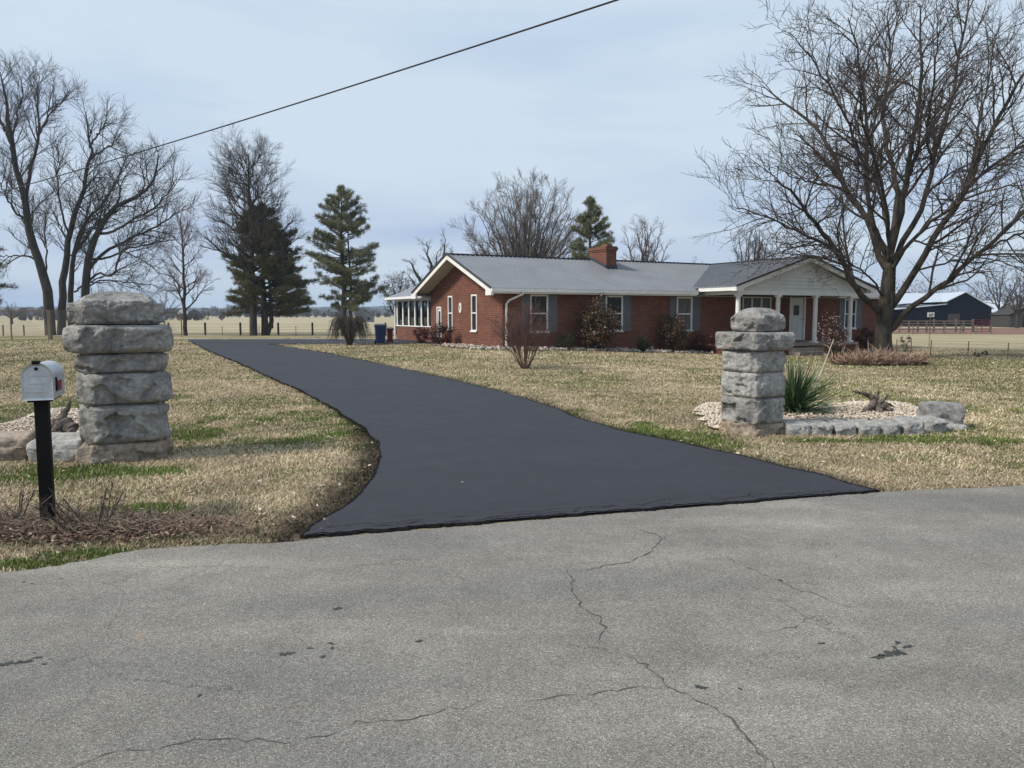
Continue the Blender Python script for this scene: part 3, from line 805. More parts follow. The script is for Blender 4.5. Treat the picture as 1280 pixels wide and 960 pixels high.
# valley flashing
# white rake boards, returns
for t_, nm in ((-OV, 0), (LEN + OV - .03, 1)):
    fa = MB()
    for s_ in (se, sb): fa.bar((t_ + .015, s_, roofz(s_) - .135), (t_ + .015, sr, RZ - .135), .03, .17)
    if nm == 0:
        for s_ in (se, sb):
            q0, q1 = (s_ - .03, s_ + .47) if s_ < 0 else (s_ - .47, s_ + .03)
            fa.box(-OV - .003, -OV + .1, q0, q1, EZ - .27, EZ - .06)
    fa.build('fascia', M['white'], house)
so_ = MB()
# sloping soffits under the rakes
for t0, t1 in ((-OV + .03, -.002), (LEN + .002, LEN + OV - .03)):
    for s_ in (se + .02, sb - .02):
        a = [(t0, s_, roofz(s_) - .14), (t1, s_, roofz(s_) - .14), (t1, sr, RZ - .14), (t0, sr, RZ - .14)]
        so_.face(a)
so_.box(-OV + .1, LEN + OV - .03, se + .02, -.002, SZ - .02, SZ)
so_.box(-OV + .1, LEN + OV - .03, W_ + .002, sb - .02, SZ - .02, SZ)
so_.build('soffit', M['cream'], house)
gt = MB()
gt.box(-OV, 9.35, se - .10, se, EZ - .14, EZ - .015); gt.box(-OV, 9.35, se, se + .025, SZ - .02, EZ - .06)
gt.box(18.4, LEN + OV, se - .10, se, EZ - .14, EZ - .015); gt.box(18.4, LEN + OV, se, se + .025, SZ - .02, EZ - .06)
gt.box(-OV, LEN + OV, sb, sb + .1, EZ - .14, EZ - .015)
gt.build('gutter', M['white'], house)
ds = MB()
ds.tube([(.62, se - .05, EZ - .12), (.60, se - .04, EZ - .22), (.22, -.12, SZ - .28), (.14, -.06, SZ - .42), (.14, -.06, .28), (.14, -.2, .2)], .045, 6, smooth=False)
ds.build('downspout', M['white'], house)

def window(parent, a0, a1, z0, z1, face, curtain=False, rail=True, shut=None, cols=1):
    """face: maps (along, out, z) -> local"""
    fr = MB(); w = .065
    def bx(mb, x0, x1, o0, o1, za, zb, m=0):
        p = [face(x0, o0, za), face(x1, o1, zb)]
        lo = [min(p[0][i], p[1][i]) for i in range(3)]; hi = [max(p[0][i], p[1][i]) for i in range(3)]
        mb.box(lo[0], hi[0], lo[1], hi[1], lo[2], hi[2], m)
    bx(fr, a0, a0 + w, -.03, .02, z0, z1); bx(fr, a1 - w, a1, -.03, .02, z0, z1)
    bx(fr, a0 + w, a1 - w, -.03, .018, z1 - w, z1); bx(fr, a0 + w, a1 - w, -.03, .018, z0, z0 + w)
    if rail: bx(fr, a0 + w, a1 - w, -.035, .008, (z0 + z1) / 2 - .025, (z0 + z1) / 2 + .025)
    for k in range(1, cols):
        c = a0 + (a1 - a0) * k / cols; bx(fr, c - .04, c + .04, -.03, .012, z0 + w, z1 - w)
    wo = fr.build('window', M['white'], parent)
    gl = MB(); bx(gl, a0 + w, a1 - w, -.05, -.04, z0 + w, z1 - w); gl.build('pane', M['curtain'] if curtain else M['glass'], wo)
    si = MB(); bx(si, a0 - .03, a1 + .03, .021, .07, z0 - .03, z0 + .03); si.build('sill', M['white'], wo)
    return wo
front = lambda a, o, z: (a, -o, z)
left = lambda a, o, z: (-o, a, z)
for i, h in enumerate(WF): window(house, *h, front, curtain=(i == 2))
window(house, *PW, front, curtain=True, rail=False, cols=3)
for h in GWN: window(house, *h, left)
def shutter(a0, a1, z0, z1):
    s = MB(); y0 = -.03
    s.box(a0, a0 + .05, y0, -.002, z0, z1); s.box(a1 - .05, a1, y0, -.002, z0, z1)
    zm = (z0 + z1) / 2
    for za, zb in ((z0, z0 + .06), (zm - .03, zm + .03), (z1 - .06, z1)): s.box(a0 + .05, a1 - .05, y0, -.002, za, zb)
    s.box(a0 + .05, a1 - .05, -.012, -.002, z0 + .06, zm - .03); s.box(a0 + .05, a1 - .05, -.012, -.002, zm + .03, z1 - .06)
    z = z0 + .08
    while z < z1 - .1:
        if abs(z - zm) > .06: s.bar((a0 + .05, -.018, z), (a1 - .05, -.018, z), .02, .008)
        z += .045
    s.build('shutter', M['shutter'], house)
for (a0, a1, z0, z1), (l0, r1) in zip(WF, [(.84, 2.45), (4.47, 6.12), (8.25, 9.97), (19.1, 20.8)]):
    shutter(l0, a0 - .012, z0, z1); shutter(a1 + .012, r1, z0, z1)
# front door
d = MB(); a0, a1, z0, z1 = DF
d.box(a0 + .09, a1 - .09, .03, .07, z0 + .03, z1 - .09)
for za, zb in ((z0 + .15, z0 + .8),): 
    d.box(a0 + .2, (a0 + a1) / 2 - .05, .018, .03, za, zb); d.box((a0 + a1) / 2 + .05, a1 - .2, .018, .03, za, zb)
dd = d.build('door', M['door'], house)
f = MB(); f.box(a0, a0 + .088, -.03, .07, z0, z1); f.box(a1 - .088, a1, -.03, .07, z0, z1); f.box(a0 + .088, a1 - .088, -.03, .07, z1 - .088, z1); f.box(a0 + .088, a1 - .088, -.02, .08, z0, z0 + .028)
f.build('door_frame', M['white'], dd)
p = MB(); p.box(a0 + .32, a1 - .4, .012, .03, z0 + 1.2, z0 + 1.68); p.build('door_window', M['glass'], dd)
h = MB(); h.tube([(a1 - .17, .03, z0 + 1.0), (a1 - .17, -.03, z0 + 1.0)], [.012, .028], 8); h.build('handle', M['trim_dark'], dd)
# side door
a0, a1, z0, z1 = GD
d = MB(); d.box(.03, .06, a0 + .07, a1 - .07, z0 + .03, z1 - .07); sd = d.build('door', M['white'], house)
f = MB(); f.box(-.03, .07, a0, a0 + .069, z0, z1); f.box(-.03, .07, a1 - .069, a1, z0, z1); f.box(-.03, .07, a0 + .069, a1 - .069, z1 - .069, z1); f.build('door_frame', M['white'], sd)
p = MB(); p.box(.018, .03, a0 + .14, a1 - .14, z0 + .95, z1 - .2); p.box(.018, .03, a0 + .14, a1 - .14, z0 + .35, z0 + .85); p.build('pane', M['glass'], sd)
# small white vent low on the front wall
v_ = MB(); v_.tube([(7.3, -.002, .17), (7.3, -.05, .17)], .05, 10); v_.build('dryer_vent', M['white'], house)
# chimney
ch = MB(); c0, c1, d0, d1 = 6.5, 7.05, 2.35, 3.75
ch.box(c0, c1, d0, d1, 3.35, 4.46); ch.box(c0 - .03, c1 + .03, d0 - .03, d1 + .03, 4.46, 4.53); ch.box(c0 - .06, c1 + .06, d0 - .06, d1 + .06, 4.53, 4.63); ch.box(c0 - .02, c1 + .02, d0 - .02, d1 + .02, 4.63, 4.68)
cho = ch.build('chimney', M['brick'], house)
fl = MB()
for (p, q) in (((c0 - .02, d0 - .02), (c0 - .02, d1)), ((c0 - .02, d0 - .02), (c1 + .02, d0 - .02)), ((c1 + .02, d0 - .02), (c1 + .02, d1))):
    fl.bar((p[0], p[1], roofz(p[1]) + .09), (q[0], q[1], roofz(min(q[1], sr)) + .09), .03, .16)
fl.build('flashing', M['trim_dark'], cho)
cp = MB(); cp.box(c0 + .12, c1 - .12, d0 + .15, d1 - .8, 4.68, 4.78); cp.build('flue', M['rust'], cho)
# porch
FZ = .32
sd_ = MB()
z = 2.60; k = 0
tri_hw = lambda zz: (RZ - .18 - zz) / PSL
while z < RZ - .3:
    z2 = min(z + .155, RZ - .25); h0 = tri_hw(z); h1 = max(0.02, tri_hw(z2))
    y0 = -2.36; a = [(PT - h0, y0 - .045, z), (PT + h0, y0 - .045, z), (PT + h1, y0, z2), (PT - h1, y0, z2)]
    sd_.face(a); sd_.face([(PT - h0, y0, z), (PT + h0, y0, z), (PT + h0, y0 - .045, z), (PT - h0, y0 - .045, z)])
    z = z2
sd_.face([(PT - 4.1, -2.35, 2.6), (PT - 4.1, -2.35, 2.66), (PT, -2.35, RZ - .1), (PT + 4.1, -2.35, 2.66), (PT + 4.1, -2.35, 2.6)])
sd_.build('gable_siding', M['siding'], house)
bm_ = MB(); bm_.box(PT - 4.05, PT + 3.55, -2.44, -2.2, 2.44, 2.6); bm_.box(PT - 4.05, PT - 3.9, -2.2, -.02, 2.44, 2.6); bm_.box(PT + 3.4, PT + 3.55, -2.2, -.02, 2.44, 2.6)
bm_.build('porch_beam', M['white'], house)
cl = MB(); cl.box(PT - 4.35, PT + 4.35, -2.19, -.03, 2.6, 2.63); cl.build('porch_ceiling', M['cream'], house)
pf = MB()
for sg in (-1, 1):
    pf.bar((PT + sg * PH, PSF + .015, pz(PH) - .13), (PT, PSF + .015, pz(0) - .13), .03, .17)
    pf.box(min(PT + sg * PH, PT + sg * (PH - .42)), max(PT + sg * PH, PT + sg * (PH - .42)), PSF - .01, PSF + .25, PE - .2, PE - .045)
    x0 = PT + sg * PH; pf.box(min(x0, x0 - sg * .1), max(x0, x0 - sg * .1), PSF + .25, -.45, PE - .19, PE - .05)
    a = [(PT + sg * (PH - .01), PSF + .03, pz(PH) - .10), (PT + sg * (PH - .01), -2.35, pz(PH) - .10), (PT, -2.35, pz(0) - .10), (PT, PSF + .03, pz(0) - .10)]
    pf.face(a)
pf.build('porch_fascia', M['white'], house)
for dt in (-3.87, -1.54, .8, 3.13):
    c = MB(); x = PT + dt; c.tube([(x, -2.32, FZ + .08), (x, -2.32, 2.36)], [.105, .095], 16, cap=False); co_ = c.build('porch_column', M['white'], house)
    b = MB(); b.box(x - .13, x + .13, -2.45, -2.19, FZ, FZ + .08); b.build('column_base', M['white'], co_)
    b = MB(); b.box(x - .12, x + .12, -2.44, -2.2, 2.36, 2.44); b.build('capital', M['white'], co_)
fl = MB(); fl.box(9.8, 17.3, -2.6, -.002, FZ - .1, FZ); fl.build('porch_floor', M['concrete'], house)
pb = MB(); pb.box(9.86, 17.24, -2.54, -.01, -.5, FZ - .1); pb.build('porch_base', M['brick'], house)
for i in range(3):
    st = MB(); st.box(12.75, 14.65, -2.6 - .32 * (3 - i), -2.602 - .32 * (2 - i), -.4, -.2 + .155 * i + .02); st.build('step', M['concrete'], house)
rl = MB()
for x in (14.95, 15.9, 16.6): rl.tube([(x, -2.5, FZ), (x, -2.5, FZ + .5)], .012, 5)
rl.tube([(14.95, -2.5, FZ + .5), (16.6, -2.5, FZ + .5)], .014, 5); rl.build('railing', M['rail'], house)
# sunroom
SR0, SR1, SU = 7.42, 12.95, .25
sw = MB(); SILL = 1.03; SBASE = -.3
sw.box(SU, SU + .2, SR0, SR1, SBASE, SILL - .05); sw.box(SU + .2, 6, SR1 - .2, SR1, SBASE, SILL - .05)
sw.box(SU + .2, 6, SR0 + .005, SR1 - .2, SBASE, .14)
sun_w = sw.build('sunroom_wall', M['brick'], house)
sf = MB(); sf.box(SU - .03, SU + .2, SR0, SR1 + .02, SILL - .05, SILL); sf.box(SU - .02, SU + .18, SR0, SR1, 2.28, 2.45)
sf.box(SU + .2, 6, SR1 - .15, SR1, SILL - .05, SILL); sf.box(SU + .2, 6, SR1 - .15, SR1, 2.28, 2.45)
n = 6
for k in range(n + 1):
    s = SR0 + .1 + (SR1 - SR0 - .2) * k / n; sf.box(SU, SU + .12, s - .07, s + .07, SILL, 2.28)
for k in range(1, 6): x = SU + k * 1.15; sf.box(x - .06, x + .06, SR1 - .12, SR1 - .002, SILL, 2.28)
sf.build('sunroom_frame', M['white'], house)
for k in range(n):
    s = SR0 + .1 + (SR1 - SR0 - .2) * k / n; s2 = SR0 + .1 + (SR1 - SR0 - .2) * (k + 1) / n
    g_ = MB(); g_.box(SU + .05, SU + .056, s + .071, s2 - .071, SILL + .001, 2.279); g_.build('sunroom_pane', M['clear'], house)
sr_ = MB(); e0 = SU - .4; ez = 2.5; ry = (SR0 + SR1) / 2 + .3; rxx = 3.1; rz = 4.08
e_s0, e_s1 = SR0 - .0, SR1 + .45
A = (e0, e_s0, ez); B = (e0, e_s1, ez); C = (rxx, ry, rz); D = (7, ry, rz); E = (7, e_s1, ez); Fp = (7, e_s0, ez)
sr_.face([A, C, B]); sr_.face([B, C, D, E]); sr_.face([A, Fp, D, C]); sr_.face([A, B, E, Fp])
sr_.build('sunroom_roof', M['roof'], house)
sg_ = MB(); sg_.box(e0 - .09, e0, e_s0 + .3, e_s1 + .05, ez - .12, ez - .005); sg_.box(e0, e0 + .03, e_s0 + .3, e_s1, ez - .16, ez - .01); sg_.build('sunroom_gutter', M['white'], house)
sp_ = MB(); sp_.tube([(e0 - .04, SR1 + .3, ez - .12), (SU - .1, SR1 + .12, ez - .4), (SU - .06, SR1 + .06, ez - .5), (SU - .06, SR1 + .06, .1)], .04, 6, smooth=False); sp_.build('downspout', M['white'], house)

# things by the house
def stand(name, label, cat, px, py, rz=0.0, group=None):
    x, y, z = gp(px, py); return empty(name, (x, y, z), rz, label, cat, group)
# plaque hung on the gable wall
pl = empty('wall_plaque', HW(-.012, 3.94, 1.88), HA, 'white oval plaque hung between the two narrow gable windows', 'plaque')
m = MB(); m.v = []; n = 24
ring = lambda r, o: [(o, math.cos(2 * math.pi * k / n) * .135 * r, math.sin(2 * math.pi * k / n) * .225 * r) for k in range(n)]
r0, r1, r2 = ring(1, 0), ring(1, -.03), ring(.82, -.035)
for a, b in ((r0, r1), (r1, r2)):
    for k in range(n): m.face([a[k], b[k], b[(k + 1) % n], a[(k + 1) % n]])
m.face(r2); m.build('rim', M['white'], pl)
m = MB(); m.face([(-.038, math.cos(a) * .05 * (1 + .3 * math.sin(3 * a)), math.sin(a) * .12) for a in np.linspace(0, 6.28, 20, endpoint=False)]); m.build('emblem', M['shutter'], pl)
# bins
def bin_(label, px, py, mat, w, h, rz):
    b = stand('wheeled_bin' if h > .8 else 'bin', label, 'bin', px, py, rz)
    m = MB(); w0, w1 = w * .8 / 2, w / 2
    lo = [(-w0, -w0, .06), (w0, -w0, .06), (w0, w0, .06), (-w0, w0, .06)]; hi = [(-w1, -w1, h), (w1, -w1, h), (w1, w1, h), (-w1, w1, h)]
    for k in range(4): m.face([lo[k], lo[(k + 1) % 4], hi[(k + 1) % 4], hi[k]])
    m.face(lo[::-1]); m.box(-w1 - .03, w1 + .03, -w1 - .03, w1 + .03, h - .05, h)
    m.build('body', mat, b)
    l = MB(); ht = w1 + .05
    l.face([(-ht, -ht, h + .004), (ht, -ht, h + .004), (ht, -ht, h + .03), (-ht, -ht, h + .03)])
    l.face([(-ht, -ht, h + .03), (ht, -ht, h + .03), (ht * .7, 0, h + .09), (-ht * .7, 0, h + .09)]); l.face([(-ht * .7, 0, h + .09), (ht * .7, 0, h + .09), (ht, ht, h + .04), (-ht, ht, h + .04)])
    l.face([(-ht, -ht, h + .03), (-ht * .7, 0, h + .09), (-ht, ht, h + .04)]); l.face([(ht, -ht, h + .03), (ht, ht, h + .04), (ht * .7, 0, h + .09)])
    l.build('lid', M['trim_dark'], b)
    for sx in (-1, 1):
        q = MB(); q.tube([(sx * (w0 + .0), w0, .09), (sx * (w0 + .05), w0, .09)], .09, 10); q.build('wheel', M['black'], b)
    q = MB(); q.tube([(-w1 * .8, w1 + .02, h - .03), (-w1 * .8, w1 + .1, h), (w1 * .8, w1 + .1, h), (w1 * .8, w1 + .02, h - .03)], .015, 5); q.build('handle', M['trim_dark'], b)
bin_('blue wheeled rubbish bin standing at the left corner of the sunroom', 475.5, 430.5, M['blue'], .46, .84, .3)
bin_('dark red bin between the blue bin and the sunroom wall', 487.5, 429.5, M['redgate'], .26, .66, .3)

# ================================================================== STONE PILLARS
def rock_block(w, d, h, rng, bulge=.05, res=.016, rough=.028, roundtop=0.0, freq=4.2, corner=.06, seed=0, margin=0.0):
    """rock-faced block, local origin at the middle of its base"""
    nx_, ny_, nz_ = max(6, int(w / res)), max(6, int(d / res)), max(5, int(h / res))
    verts = {}; V = []; F = []
    def vid(i, j, k):
        key = (i, j, k)
        if key in verts: return verts[key]
        verts[key] = len(V); V.append((i / nx_, j / ny_, k / nz_)); return verts[key]
    for i in range(nx_):
        for k in range(nz_):
            F.append((vid(i, 0, k), vid(i + 1, 0, k), vid(i + 1, 0, k + 1), vid(i, 0, k + 1)))
            F.append((vid(i + 1, ny_, k), vid(i, ny_, k), vid(i, ny_, k + 1), vid(i + 1, ny_, k + 1)))
    for j in range(ny_):
        for k in range(nz_):
            F.append((vid(0, j + 1, k), vid(0, j, k), vid(0, j, k + 1), vid(0, j + 1, k + 1)))
            F.append((vid(nx_, j, k), vid(nx_, j + 1, k), vid(nx_, j + 1, k + 1), vid(nx_, j, k + 1)))
    for i in range(nx_):
        for j in range(ny_):
            F.append((vid(i, j, nz_), vid(i + 1, j, nz_), vid(i + 1, j + 1, nz_), vid(i, j + 1, nz_)))
            F.append((vid(i, j + 1, 0), vid(i + 1, j + 1, 0), vid(i + 1, j, 0), vid(i, j, 0)))
    P = np.array(V) * 2 - 1
    # pull corners in
    ax, ay, az = np.abs(P[:, 0]), np.abs(P[:, 1]), np.abs(P[:, 2])
    hz = 1 - .0 * az
    edge = np.clip(az, 0, 1) ** 6
    # side faces bulge in the middle of the height, margins stay in
    out = np.cos(P[:, 2] * np.pi / 2) ** .5
    out = np.sqrt(np.clip(1 - az ** 3, 0, 1))
    x = P[:, 0] * (w / 2 - bulge) + np.sign(P[:, 0]) * (ax > .999) * bulge * out
    y = P[:, 1] * (d / 2 - bulge) + np.sign(P[:, 1]) * (ay > .999) * bulge * out
    rx = np.clip((ax * w / 2 - (w / 2 - corner)) / corner, 0, 1); ry = np.clip((ay * d / 2 - (d / 2 - corner)) / corner, 0, 1)
    x -= np.sign(P[:, 0]) * corner * .4 * rx * ry; y -= np.sign(P[:, 1]) * corner * .4 * rx * ry
    z = (P[:, 2] + 1) / 2 * h
    if roundtop:
        rr = np.clip(np.maximum(ax, ay * .9), 0, 1); z = z - roundtop * (P[:, 2] > -.99) * ((P[:, 2] + 1) / 2) ** 2 * (rr ** 3) * (1 + .0)
    Q = np.stack([x, y, z], 1)
    O = np.array([rng.uniform(-50, 50) for _ in range(3)])
    N = np.stack([np.sign(P[:, 0]) * (ax > .999), np.sign(P[:, 1]) * (ay > .999), np.sign(P[:, 2]) * (az > .999) * .5], 1)
    N = N / (np.linalg.norm(N, axis=1)[:, None] + 1e-9)
    D = np.zeros(len(Q))
    for i, q in enumerate(Q):
        v = Vector((q + O) * freq); v.z *= 1.15
        wv = Vector((v.x + .5 * mnoise.noise(v * 1.3), v.y + .5 * mnoise.noise(v * 1.3 + Vector((9, 3, 1))), v.z + .4 * mnoise.noise(v * 1.1 + Vector((2, 7, 5)))))
        dd, pp = mnoise.voronoi(wv, distance_metric='DISTANCE', exponent=2.5)
        facet = (dd[1] - dd[0])                       # conchoidal chips
        plane = mnoise.cell(Vector(pp[0]) * 7.3)
        r_ = mnoise.ridged_multi_fractal(v * 1.1, .9, 2.1, 5, 1.0, 2.0)
        tv = mnoise.cell_vector(Vector(pp[0]) * 13.7); D[i] = rough * (1.15 * (min(dd[0], 1.0) - .45) + 1.6 * (tv - Vector((.5, .5, .5))).dot(wv - Vector(pp[0])) + .9 * (plane) + .30 * (r_ - 1.0) + .45 * mnoise.noise(v * 3.0) + .30 * mnoise.noise(v * 9) + .16 * mnoise.noise(v * 23))
    # mortar faces (top and bottom) stay calmer
    m_ = .035
    ez_ = np.minimum(np.clip((1 - az) * h / 2 / m_, 0, 1), 1); sidex = ax > .999; sidey = ay > .999
    eh = np.where(sidex & ~sidey, np.clip((1 - ay) * d / 2 / m_, 0, 1), np.where(sidey & ~sidex, np.clip((1 - ax) * w / 2 / m_, 0, 1), np.where(sidex & sidey, 0.0, 1.0)))
    D = np.clip(D, -.055, .03)
    if margin: D = D * (.12 + .88 * np.minimum(ez_, eh)) + margin * np.minimum(ez_, eh) ** .7
    calm = np.where(az > .999, .35 if not roundtop else .9, 1.0) * np.where((az < .999) & (az > .9), .75, 1.0)
    Q = Q + N * (D * calm)[:, None]
    return Q, np.array(F)
def put_block(parent, name, w, d, h, loc, rz, mat, rng, **kw):
    Q, F = rock_block(w, d, h, rng, **kw)
    o = np_mesh(name, Q, F, mat, parent, smooth=False)
    o.location = loc; o.rotation_euler = (0, 0, rz); return o
rs = random.Random(11)
PZ = R(28)
lx, ly, _ = gp(158, 577)
nrm = np.array([math.sin(PZ), -math.cos(PZ)])
pil = empty('stone_pillar', (lx - nrm[0] * .33, ly - nrm[1] * .33, 0), PZ, 'tall grey rock-faced stone pillar with two overhanging caps, behind the mailbox', 'pillar', 'stone pillars either side of the driveway')
spec = [(.86, .68, .23, -.03, 'stonetan', .0, 0), (.80, .68, .42, .205, 'stone', .02, 0), (.84, .70, .335, .63, 'stone', .025, 0), (.81, .66, .215, .97, 'stone', .015, 0), (.985, .82, .295, 1.19, 'stone', .0, 0), (.84, .70, .36, 1.49, 'stone', -.015, .12)]
for i, (w_, d_, h_, z_, m_, ox, rt) in enumerate(spec):
    put_block(pil, 'stone_block', w_, d_, h_, (ox, 0, z_), rs.uniform(-.015, .015), M[m_], rs, bulge=.03, rough=.046, roundtop=rt, margin=.028, corner=.09)
mo = MB()
for z_ in (.2, .622, .965, 1.187): mo.box(-.36, .38, -.29, .29, z_ - .012, z_ + .022)
mo.build('mortar_joint', M['stonetan'], pil)
# right pillar, corner to the viewer
rx_, ry_, _ = gp(952, 546)
pir = empty('stone_pillar', (rx_ - 0, ry_ + .43, 0), PZ - 0.0, 'square stone pillar with flat slab and domed cap rock, beside the yucca', 'pillar', 'stone pillars either side of the driveway')
def fix(o, ang): o.rotation_euler = (0, 0, ang)
fix(pir, R(28))
for i, (w_, h_, z_, m_, rt) in enumerate([(.60, .20, -.05, 'stonetan', 0), (.585, .35, .145, 'stone', 0), (.58, .33, .50, 'stone2', 0), (.58, .29, .835, 'stone2', 0), (.745, .235, 1.13, 'stone', 0), (.55, .325, 1.365, 'stone', .11)]):
    put_block(pir, 'stone_block', w_, w_ * (1.0 if i < 5 else .95), h_, (0 if i < 5 else .04, 0 if i < 5 else -.02, z_), rs.uniform(-.01, .01), M[m_], rs, bulge=.003 if i < 4 else (.012 if i == 4 else .05), rough=.040 if i < 4 else .042, margin=.022 if i < 4 else .012, res=.014, roundtop=rt, corner=.04)
mo = MB()
for z_ in (.14, .497, .832, 1.127): mo.box(-.275, .275, -.275, .275, z_ - .01, z_ + .02)
mo.build('mortar_joint', M['stonetan'], pir)

# edging stones: each one a thing
EG = 'rough edging stones of the gravel beds'
def edge_stone(px0, px1, pyb, h, dep, label, mat, rz, seed, name='edging_stone', raise_=0.0, res=.022, tip=0.0):
    rg = random.Random(seed); a = np.array(gp(px0, pyb)); b = np.array(gp(px1, pyb)); w_ = abs(b[0] - a[0]) * .97
    c = (a + b) / 2; Q, F = rock_block(w_, dep, h + .05, rg, bulge=.02, rough=.020, res=res, corner=.03, freq=4)
    Q[:, 2] -= .05; top = Q[:, 2] > h * .6; Q[:, 2] += tip * Q[:, 1] * top
    o = np_mesh(name, Q, F, mat); o.location = (c[0], c[1] + dep / 2, c[2] + raise_); o.rotation_euler = (0, 0, rz)
    tag(o, label, 'stone', EG)
ls = ['first edging stone right of the square pillar, below the yucca', 'second edging stone from the square pillar, under the yucca tips', 'third edging stone from the square pillar, square faced', 'fourth edging stone from the square pillar, in front of open gravel',
      'fifth edging stone from the square pillar, in front of the driftwood', 'sixth edging stone from the square pillar, with sloping pale top', 'last edging stone, beside the big raised block']
for i, (a, b, yb, h) in enumerate([(982, 1014, 544, .155), (1016, 1042, 544.5, .15), (1044, 1071, 544.5, .15), (1073, 1100, 544.5, .155), (1102, 1127, 544, .16), (1129, 1156, 543.5, .19), (1158, 1184, 541, .18)]):
    edge_stone(a, b, yb, h, .34, ls[i], M['stone2'], R(4 + i * 1.5), i + 20, tip=.10, res=.016)
edge_stone(1160, 1207, 535, .27, .34, 'big grey block at the right end of the stone edging, set on a flat slab', M['stone'], R(-14), 40, raise_=.07)
edge_stone(1176, 1212, 538, .07, .36, 'thin flat slab under the big end block', M['stone2'], R(-8), 41)
edge_stone(-34, 27, 577, .26, .34, 'tan stained edging stone cut by the left frame edge', M['stonetan'], R(12), 42, tip=.2)
edge_stone(33, 98, 577, .24, .36, 'wide pale-topped edging stone behind the mailbox post', M['stone2'], R(6), 43, tip=.2)
edge_stone(-110, -38, 579, .24, .34, 'edging stone outside the left frame edge', M['stone'], R(16), 44)

# ================================================================== MAILBOX
mxp = gp(61, 660)
mb = empty('mailbox', (mxp[0], mxp[1], 0), R(21), 'dented galvanised mailbox with red flag on a thick black post', 'mailbox')
p = MB(); p.box(-.045, .045, -.045, .045, -.1, .975); p.build('post', M['black'], mb, bevel=.006)
bw, bl, bh = .096, .47, .165; zb = .982; yb_ = -.12
p = MB(); prof = [(-bw, zb), (-bw, zb + bh)] + [(-bw * math.cos(a), zb + bh + bw * math.sin(a)) for a in np.linspace(0, math.pi, 17)[1:-1]] + [(bw, zb + bh), (bw, zb)]
n = len(prof)
for y0, y1 in ((yb_ + .012, yb_ + bl),):
    for k in range(n):
        a, b = prof[k], prof[(k + 1) % n]; p.face([(a[0], y0, a[1]), (a[0], y1, a[1]), (b[0], y1, b[1]), (b[0], y0, b[1])], smooth=(1 < k < n - 3))
    p.face([(a[0], y1, a[1]) for a in prof]); p.face([(a[0], y0, a[1]) for a in prof][::-1])
body = p.build('body', M['galv'], mb)
p = MB(); sc = lambda q, s: (q[0] * s, zb + (q[1] - zb) * s if s < 1 else zb - .003 + (q[1] - zb) * s)
o1 = [sc(q, 1.04) for q in prof]; o2 = [(q[0] * .90, zb + .012 + (q[1] - zb) * .90) for q in prof]
for k in range(n):
    a, b = o1[k], o1[(k + 1) % n]; c, d_ = o2[k], o2[(k + 1) % n]
    p.face([(a[0], yb_ + .03, a[1]), (a[0], yb_ - .008, a[1]), (b[0], yb_ - .008, b[1]), (b[0], yb_ + .03, b[1])])
    p.face([(a[0], yb_ - .008, a[1]), (c[0], yb_ + .002, c[1]), (d_[0], yb_ + .002, d_[1]), (b[0], yb_ - .008, b[1])])
p.face([(q[0], yb_ + .002, q[1]) for q in o2][::-1])
p.box(-.07, .07, yb_ - .006, yb_ + .0015, zb + .055, zb + .062); p.box(-.06, .06, yb_ - .004, yb_ + .0015, zb + .115, zb + .119); p.box(-.06, .06, yb_ - .004, yb_ + .0015, zb + .17, zb + .174)
door = p.build('door', M['galv'], mb)
p = MB(); p.box(-.022, .022, yb_ - .03, yb_ + .03, zb + bh + bw - .002, zb + bh + bw + .022); p.tube([(0, yb_ - .012, zb + bh + bw - .035), (0, yb_ - .026, zb + bh + bw - .035)], .012, 8); p.build('latch', M['black'], door)
p = MB(); p.box(bw + .002, bw + .01, yb_ + .11, yb_ + .13, zb + .05, zb + .155); p.build('flag_bracket', M['black'], mb)
p = MB(); p.box(bw + .011, bw + .015, yb_ + .12, yb_ + .26, zb + .10, zb + .125); p.box(bw + .011, bw + .015, yb_ + .19, yb_ + .265, zb + .05, zb + .125); p.build('flag', M['red'], mb)
p = MB(); p.box(-.075, .075, yb_ + .03, yb_ + bl - .04, zb - .02, zb - .003); p.build('mount_board', M['black'], mb)

# ================================================================== power line
cabl = MB()
a = at(-260, 300, 52); b = at(1010, -79, 12.0)
mid = []
for k in range(41):
    t = k / 40; p_ = a + (b - a) * t; p_[2] -= 4 * .55 * t * (1 - t); mid.append(p_)
cabl.tube(mid, .017, 6, cap=False); co_ = cabl.build('power_line', M['cable']); tag(co_, 'black utility cable sagging across the sky above the driveway', 'cable')
